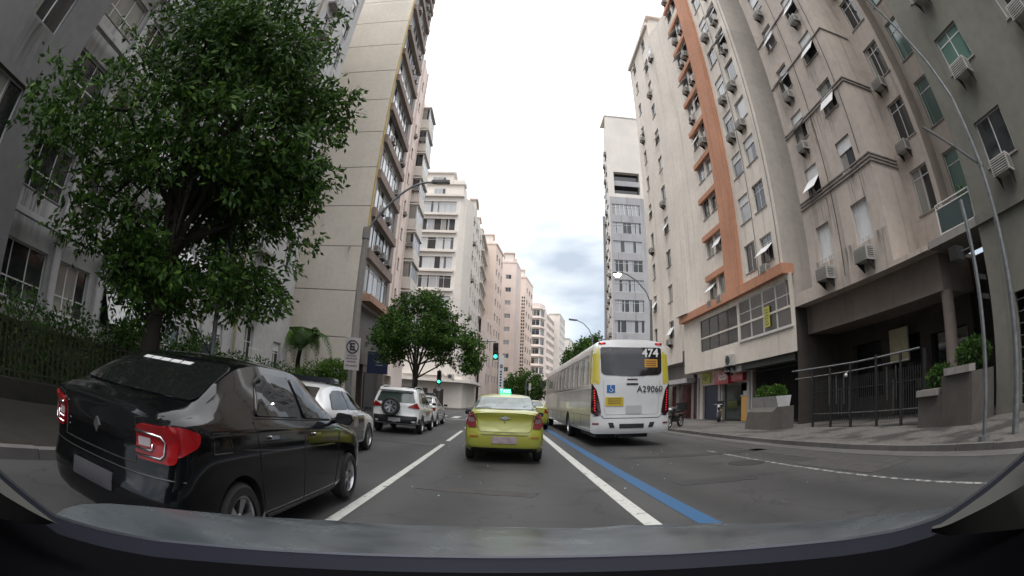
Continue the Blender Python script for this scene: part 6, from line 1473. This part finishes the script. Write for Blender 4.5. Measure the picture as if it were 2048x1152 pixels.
mb = MB(); mb.lathe([(0, -.07), (.05, -.05), (.07, 0), (.05, .06), (0, .08)], n=12, c=(11.5, 12.55, 1.9)); mb.tube([(11.5, 12.55, 1.96), (11.6, 12.55, 2.03)], .01, 5); tag(mb.build('lantern', simple('pale_glass_lamp', (.5, .5, .48), .3), smooth=50), 'small pale lantern hanging from the long handrail', 'lantern')

# ------------------------------------------------------------------ poles, lamps, signs, signals
def sweep(a, b, rise, n=12):
    a, b = Vector(a), Vector(b); return [a + Vector(((b-a).x*t, (b-a).y*t, (b-a).z*(math.sin(t*math.pi/2)**.9 if rise else t))) for t in [i/n for i in range(n+1)]]
def lamp_head(T, p, d, m, lit=False, s=1.0):
    p = Vector(p); d = Vector(d).normalized(); s_ = d.cross(Vector((0, 0, 1))).normalized(); u = s_.cross(d)
    P = lambda a, b, c: tuple(p + d*a*s + s_*b*s + u*c*s)
    mb = MB(); pts = [(0, -.05), (.12, -.10), (.55, -.12), (.70, -.09), (.70, .09), (.55, .12), (.12, .10), (0, .05)]
    mb.prism(pts, P, -.03, .07); h = mb.build('lamp_head', m, T)
    mb = MB(); mb.prism([(.2, -.08), (.62, -.08), (.62, .08), (.2, .08)], P, -.05, -.031); mb.build('lens', simple('lit_lamp_lens', (.9, .9, .85), .3, emit=(1, .98, .9), es=90) if lit else simple('lamp_lens', (.4, .4, .38), .2), h)
# left concrete pole with curved arm, plus the no-parking sign
T = empty('street_lamp', (-5.44, 16.4, .12), 'tapered concrete lamp post with a curved arm, behind the no-parking sign', 'street lamp')
mb = MB(); mb.tube([(0, 0, 0), (0, 0, 3.5), (0, 0, 7.3)], [.17, .14, .11], 12); mb.tube([(0, 0, 7.0), (0, 0, 7.45)], .15, 10); mb.build('post', M_CONC, T, smooth=50)
pts = sweep((0, 0, 7.3), (2.3, .3, 9.55), True); mb = MB(); mb.tube(pts, .045, 8); mb.build('arm', M_METAL, T, smooth=50); lamp_head(T, (2.3, .3, 9.55), (1, .12, .06), simple('lamp_casing', (.14, .14, .14), .5), s=1.05)
T = empty('no_parking_sign', (-4.87, 14.55, .12), 'white no-parking sign with crossed E in a black ring, on the left kerb', 'sign')
mb = MB(); mb.box(-.26, -.02, 1.95, .26, 0, 3.0); mb.build('plate', simple('sign_white', (.50, .46, .46), .5, var=.08), T)
mb = MB(); mb.tube([(0, .04, 0), (0, .04, 3.0)], .035, 8); mb.build('post', M_METAL, T)
mb = MB(); ring = [(.20*math.cos(a*math.pi/16), -.03, 2.70+.20*math.sin(a*math.pi/16)) for a in range(33)]; mb.tube(ring, .018, 6); mb.tube([(-.14, -.032, 2.84), (.14, -.032, 2.56)], .016, 6); mb.build('ring', M_BTXT, T)
mb = MB(); mb.box(-.09, -.034, 2.58, -.035, -.021, 2.82); [mb.box(-.034, -.034, z, .08, -.021, z+.045) for z in (2.58, 2.68, 2.775)]; mb.build('letter_e', M_BTXT, T)
for z, w in ((2.38, .34), (2.29, .40), (2.19, .32), (2.06, .42)):
    mb = MB(); n = 7
    for i in range(n): mb.box(-w/2+i*w/n, -.026, z, -w/2+(i+.8)*w/n, -.021, z+.045+.01*(i % 2))
    mb.build('print', simple('sign_print', (.20, .16, .17), .6), T)
# concrete post carrying it (thick)
mb = MB(); mb.tube([(-4.99, 14.95, .12), (-4.99, 14.95, 1.0), (-4.99, 14.95, 2.6)], .0001, 3) if False else None
# small pole behind the big tree
mb = MB(); mb.tube([(-6.0, 8.26, .12), (-6.0, 8.26, 5.2)], .055, 8); mb.box(-6.18, 8.1, 1.7, -6.04, 8.2, 1.95); tag(mb.build('utility_pole', M_METAL), 'thin grey pole standing right behind the big tree trunk', 'pole')
# right: tall lamp post with arms
T = empty('street_lamp', (8.75, 3.85, .12), 'tall grey lamp post near the right edge with a thin overhanging arm', 'street lamp')
mb = MB(); mb.tube([(0, 0, 0), (0, 0, 2), (-.03, 0, 5), (-.1, .05, 6.6)], [.085, .07, .055, .04], 12); mb.build('post', M_METAL, T, smooth=50)
mb = MB(); mb.tube([(-.1, .05, 6.5), (-.2, .2, 7.4), (-.5, .45, 8.6), (-1.0, .7, 9.9), (-1.6, .9, 11.0)], [.045, .04, .032, .028, .026], 8); mb.build('arm', M_METAL, T, smooth=50)
lamp_head(T, (-1.6, .9, 11.0), (-1, .25, .5), simple('lamp_casing', (.14, .14, .14)), s=.9)
mb = MB(); mb.tube([(-.02, 0, 4.95), (-.6, .95, 6.1)], .028, 6); mb.lathe([(0, -.06), (.07, -.04), (.07, .04), (0, .06)], n=10, c=(-.02, 0, 4.95)); mb.build('bracket', M_METAL, T)
T = empty('sign_pole', (8.2, 4.42, .12), 'pole with two small street name boards and a signal box by the portico', 'sign pole')
mb = MB(); mb.tube([(0, 0, 0), (0, 0, 4.35)], .048, 10); mb.build('post', M_METAL, T, smooth=50); mb = MB(); mb.tube([(0, 0, 0), (0, 0, .1)], .13, 10); mb.build('base', M_METAL, T)
for z, dy in ((2.86, 0), (2.5, .02)):
    mb = MB(); mb.box(.07, -.03-dy, z, .42, -.0-dy, z+.09); mb.build('name_board', M_BLKMETAL, T)
mb = MB(); mb.box(-.42, .18, 3.25, -.08, .4, 3.5); mb.tube([(-.2, .2, 3.4), (0, 0, 3.45)], .02, 5); mb.build('signal_box', M_BLKMETAL, T)
# lit lamp on the right beyond the bus
T = empty('street_lamp', (8.35, 25.7, .12), 'lit street lamp glowing on a curved arm above the bus', 'street lamp')
mb = MB(); mb.tube([(0, 0, 0), (0, 0, 7.2)], [.12, .07], 10); mb.build('post', M_METAL, T, smooth=50); mb = MB(); mb.tube([(0, 0, 7.0), (-.3, -.1, 7.65), (-.9, -.3, 8.2), (-1.6, -.6, 8.5), (-1.9, -.75, 8.5)], .035, 7); mb.build('arm', M_METAL, T, smooth=50)
lamp_head(T, (-1.85, -.75, 8.48), (-1, -.5, -.15), simple('lamp_casing', (.14, .14, .14)), lit=True)
mb = MB(); mb.lathe([(0, -.16), (.10, -.13), (.17, -.03), (.17, 0), (0, .01)], n=16, c=(-2.2, -.92, 8.37)); mb.build('glare_bowl', simple('lamp_glare', (.9, .9, .85), .3, emit=(1, .98, .9), es=25), T, smooth=True)  # added glowing bowl that gives the lamp's glare a shape
T = empty('street_lamp', (9.0, 47.5, .12), 'unlit lamp on a curved arm over the bus roof, farther down the right kerb', 'street lamp')
mb = MB(); mb.tube([(0, 0, 0), (0, 0, 8.2)], [.12, .07], 10); mb.build('post', M_METAL, T, smooth=50); mb = MB(); mb.tube([(0, 0, 8.1), (-.4, 0, 8.9), (-1.0, 0, 9.5), (-1.6, 0, 9.75)], .045, 7); mb.build('arm', M_METAL, T, smooth=50); lamp_head(T, (-1.6, 0, 9.75), (-1, 0, .1), simple('lamp_casing', (.14, .14, .14)), s=1.3)
T = empty('street_lamp', (4.3, 88, .12), 'slender far lamp post with its arm reaching right, before the dark tree', 'street lamp')
mb = MB(); mb.tube([(0, 0, 0), (0, 0, 4.8)], [.10, .08], 8); mb.build('post', M_METAL, T); mb = MB(); mb.tube([(0, 0, 4.75), (.3, 0, 5.6), (1.0, 0, 6.3), (2.2, 0, 6.6), (3.3, 0, 6.7)], .07, 6); mb.build('arm', M_METAL, T)
# traffic lights
def signal(loc, label, pole_h, zc, arm=None, disc=False, s=1.0):
    T = empty('traffic_light', loc, label, 'traffic light', 'green traffic lights at the junction')
    if arm is None: mb = MB(); mb.tube([(0, 0.1, 0), (0, 0.1, pole_h)], .06, 8); mb.build('post', M_METAL, T)
    else:
        mb = MB(); mb.tube([(arm, .1, 0), (arm, .1, zc+.4)], .09, 10); mb.build('post', M_METAL, T); mb = MB(); mb.tube([(arm, .1, zc+.3), (arm*.5, .1, zc+.62), (0, .1, zc+.66)], .045, 8); mb.build('arm', M_METAL, T)
    mb = MB(); mb.box(-.17*s, -.12, zc-.55*s, .17*s, .06, zc+.55*s); h = mb.build('signal_head', M_BLKPLASTIC, T)
    for i, (z, m) in enumerate(((.34, simple('red_off', (.08, .01, .01), .3)), (0, simple('amber_off', (.08, .05, .01), .3)), (-.34, simple('green_lit', (.05, .6, .4), .4, emit=(.03, 1, .55), es=2.2)))):
        mb = MB(); mb.lathe([(0, -.135), (.09*s, -.13), (.11*s, -.121)], 'y', 16, (0, 0, zc+z*s)); mb.build('lens', m, h)
        mb = MB(); mb.lathe([(.12*s, -.121), (.125*s, -.26)], 'y', 14, (0, 0, zc+z*s)); mb.build('visor', M_BLKPLASTIC, h)
    if disc:
        mb = MB(); mb.lathe([(0, -.1), (.25, -.1), (.25, -.07), (0, -.07)], 'y', 24, (0, 0, zc-.9)); d = mb.build('sign_disc', simple('sign_white2', (.5, .5, .5)), T)
        mb = MB(); mb.tube([(.22*math.cos(a*math.pi/12), -.11, zc-.9+.22*math.sin(a*math.pi/12)) for a in range(25)], .025, 5); mb.tube([(-.05, -.115, zc-1.02), (-.05, -.115, zc-.88), (.08, -.115, zc-.80)], .025, 5); mb.build('sign_symbol', M_BTXT, d)
    return T
signal((-5.2, 38.3, .12), 'pedestal traffic light showing green with a round turn sign, left of the taxi', 3.6, 2.95, disc=True)
signal((-.55, 30.5, 0), 'overhead traffic light showing green, hung from an arm left of the banner', 4, 4.62, arm=-5.3)
T = empty('traffic_light', (5.0, 88, 0), 'tiny far traffic light on a crossbar before the dark tree', 'traffic light')
mb = MB(); mb.tube([(0, 0, 0), (0, 0, 5.0)], .06, 6); mb.tube([(-1.0, 0, 4.0), (1.0, 0, 4.0)], .05, 6); mb.build('post', M_METAL, T); mb = MB(); mb.box(-.2, -.15, 3.6, .2, .05, 4.9); mb.build('signal_head', simple('grey_signal', (.4, .4, .4)), T)

# ------------------------------------------------------------------ the car the camera rides in
def AE(azd, eld, rho): a, e = R(azd), R(eld); return Vector((rho*math.sin(a), rho*math.cos(a), CAM_H + rho*math.tan(e)))
E_ = empty('car', (0, 0, 0), 'interior and grey-blue bonnet of the car carrying the camera, along the bottom', 'car')
def lut(tab, x): return float(np.interp(x, [a for a, b in tab], [b for a, b in tab]))
low = [(-90, -6), (-72, -11.0), (-65.4, -15.4), (-57.8, -19.2), (-51, -20.0), (-44.5, -20.4), (-30, -20.2), (-18, -19.9), (0, -19.3), (22, -18.4), (44.5, -17.2), (51, -16.6), (57, -15.4), (63, -12.4), (68, -9.6), (75, -6), (90, 0)]
rho = [(-90, .70), (-65, .82), (-44, .95), (0, 1.02), (44, .95), (65, .82), (90, .70)]
top_ = [(-58, -19.3), (-56.5, -18.4), (-54, -17.6), (-50, -17.0), (-44, -16.7), (-30, -16.4), (-20, -16.0), (-14, -16.1), (0, -15.6), (9, -15.6), (16, -15.2), (24, -14.85), (34, -15.1), (44, -15.0), (52, -14.8), (58, -14.7)]
rho2 = [(-58, 1.0), (-50, 1.12), (-44, 1.25), (-30, 1.75), (-20, 2.05), (0, 2.15), (20, 2.05), (30, 1.75), (44, 1.25), (50, 1.12), (58, 1.0)]
azs = [-58+116*i/80 for i in range(81)]; V = []; NT = 12
for j in range(NT+1):
    t = j/NT
    for a in azs:
        p = AE(a, lut(low, a)-.6, lut(rho, a)+.03); q = AE(a, lut(top_, a), lut(rho2, a)); r = p.lerp(q, t)
        r.z += .028*math.sin(math.pi*t)*(q-p).length + .006*math.exp(-((abs(r.x)-.48)/.05)**2)*math.sin(math.pi*t); V.append(r)
for a in azs: q = AE(a, lut(top_, a), lut(rho2, a)); V.append(q + Vector((q.x*.05, q.y*.04, -.25)))
n = len(azs); Fc = [(j*n+i, j*n+i+1, (j+1)*n+i+1, (j+1)*n+i) for j in range(NT+1) for i in range(n-1)]
mb = MB(); mb.add(V, Fc)
def hood_mat():
    m, nn, l, b = new_mat('bonnet_paint'); g = nn.new('ShaderNodeNewGeometry'); t = nn.new('ShaderNodeTexNoise'); t.inputs['Scale'].default_value = 5; t.inputs['Detail'].default_value = 8; l.new(g.outputs['Position'], t.inputs['Vector'])
    r = nn.new('ShaderNodeValToRGB'); r.color_ramp.elements[0].position = .35; r.color_ramp.elements[0].color = (.07, .082, .093, 1); r.color_ramp.elements[1].position = .7; r.color_ramp.elements[1].color = (.135, .152, .166, 1); l.new(t.outputs['Fac'], r.inputs['Fac']); l.new(r.outputs['Color'], b.inputs['Base Color'])  # mottled tones: reflections put into the bonnet colour
    r2 = nn.new('ShaderNodeMapRange'); r2.inputs['To Min'].default_value = .14; r2.inputs['To Max'].default_value = .36; l.new(t.outputs['Fac'], r2.inputs['Value']); l.new(r2.outputs['Result'], b.inputs['Roughness']); b.inputs['Metallic'].default_value = .35; return m
mb.build('bonnet', hood_mat(), E_, smooth=60)
# cowl, lower screen edge, dashboard
def ribbon3(rows, name, m, smooth=True):
    V = []; n = len(rows[0])
    for r in rows: V += r
    mb = MB(); mb.add(V, [(j*n+i, j*n+i+1, (j+1)*n+i+1, (j+1)*n+i) for j in range(len(rows)-1) for i in range(n-1)]); return mb.build(name, m, E_, smooth=60, fix=False)
A2 = [-90+180*i/90 for i in range(91)]
edge = [AE(a, lut(low, a), lut(rho, a)) for a in A2]
ribbon3([edge, [p+Vector((0, 0, -.006)) for p in edge]], 'screen_seal', simple('seal_edge', (.22, .23, .26), .4))
ribbon3([[p+Vector((0, 0, -.006)) for p in edge], [AE(a, lut(low, a)-2.2, lut(rho, a)-.06) for a in A2]], 'screen_frit', simple('screen_frit', (.008, .009, .016), .6, spec=.15))
ribbon3([[AE(a, lut(low, a)-2.2, lut(rho, a)-.06) for a in A2], [AE(a, -27, .62) for a in A2], [AE(a, -50, .42) for a in A2], [AE(a, -75, .2) for a in A2]], 'dashboard', simple('dashboard_black', (.004, .004, .005), 1.0, spec=0.02))
M_TRIM = simple('pillar_trim', (.055, .055, .05), .8)
def pillar(sg, azs_, flat):
    # inner trim of the windscreen pillar: starts at the screen corner and sweeps back along the door
    top, mid, bot = [], [], []
    for a in azs_:
        et = lut(low, a) - 1.05; t = min(1, abs(abs(a) - abs(azs_[0]))/2.5); eb = min(et - .05, flat + (0 if t >= 1 else (1-t)*.6)); top.append(AE(a, et, .70)); mid.append(AE(a, et*.62+eb*.38, .665)); bot.append(AE(a, eb, .68))
    ribbon3([top, mid, bot], 'windscreen_pillar', M_TRIM)
pillar(-1, [-57.6, -58.4, -59.5, -61, -63, -66, -70, -76, -84, -90], -20.6)
pillar(1, [55.8, 57, 58.5, 60.5, 63, 66, 70, 76, 84, 90], -17.9)
# roof, doors and rear of the cabin, so that the inside is shaded as inside a car
mb = MB(); mb.box(-.72, -2.4, 1.50, .72, -.03, 1.54); mb.build('roof_panel', simple('cabin_black', (.02, .02, .02), .8), E_)
mb = MB(); mb.box(-.80, -2.4, .3, -.76, .1, 1.0); mb.box(.76, -2.4, .3, .80, .1, 1.0); mb.box(-.76, -2.44, .3, .76, -2.401, 1.5); mb.build('door_panel', simple('cabin_black', (.02, .02, .02), .8), E_)
mb = MB(); g_ = []
for i in range(25):
    a = -70+140*i/24; b_ = AE(a, lut(low, a)+.25, lut(rho, a)+.015); t_ = Vector((b_.x*.80, max(-.02, b_.y*.12-.02), 1.52)); g_.append((b_, t_))
for (b0, t0), (b1, t1) in zip(g_, g_[1:]):
    m0, m1 = b0.lerp(t0, .5)+Vector((b0.x*.04, .03, .02)), b1.lerp(t1, .5)+Vector((b1.x*.04, .03, .02)); mb.quad(b0, b1, m1, m0); mb.quad(m0, m1, t1, t0)
def screen_mat():
    m, nn, l, b = new_mat('windscreen_glass'); nn.remove(b); tr = nn.new('ShaderNodeBsdfTransparent'); tr.inputs['Color'].default_value = (.95, .945, .95, 1); gl = nn.new('ShaderNodeBsdfGlossy'); gl.inputs['Roughness'].default_value = .02; gl.inputs['Color'].default_value = (1, 1, 1, 1)
    ms = nn.new('ShaderNodeMixShader'); ms.inputs['Fac'].default_value = .02; l.new(tr.outputs['BSDF'], ms.inputs[1]); l.new(gl.outputs['BSDF'], ms.inputs[2]); l.new(ms.outputs['Shader'], nn['Material Output'].inputs['Surface']); return m
mb.build('windscreen', screen_mat(), E_, smooth=True)
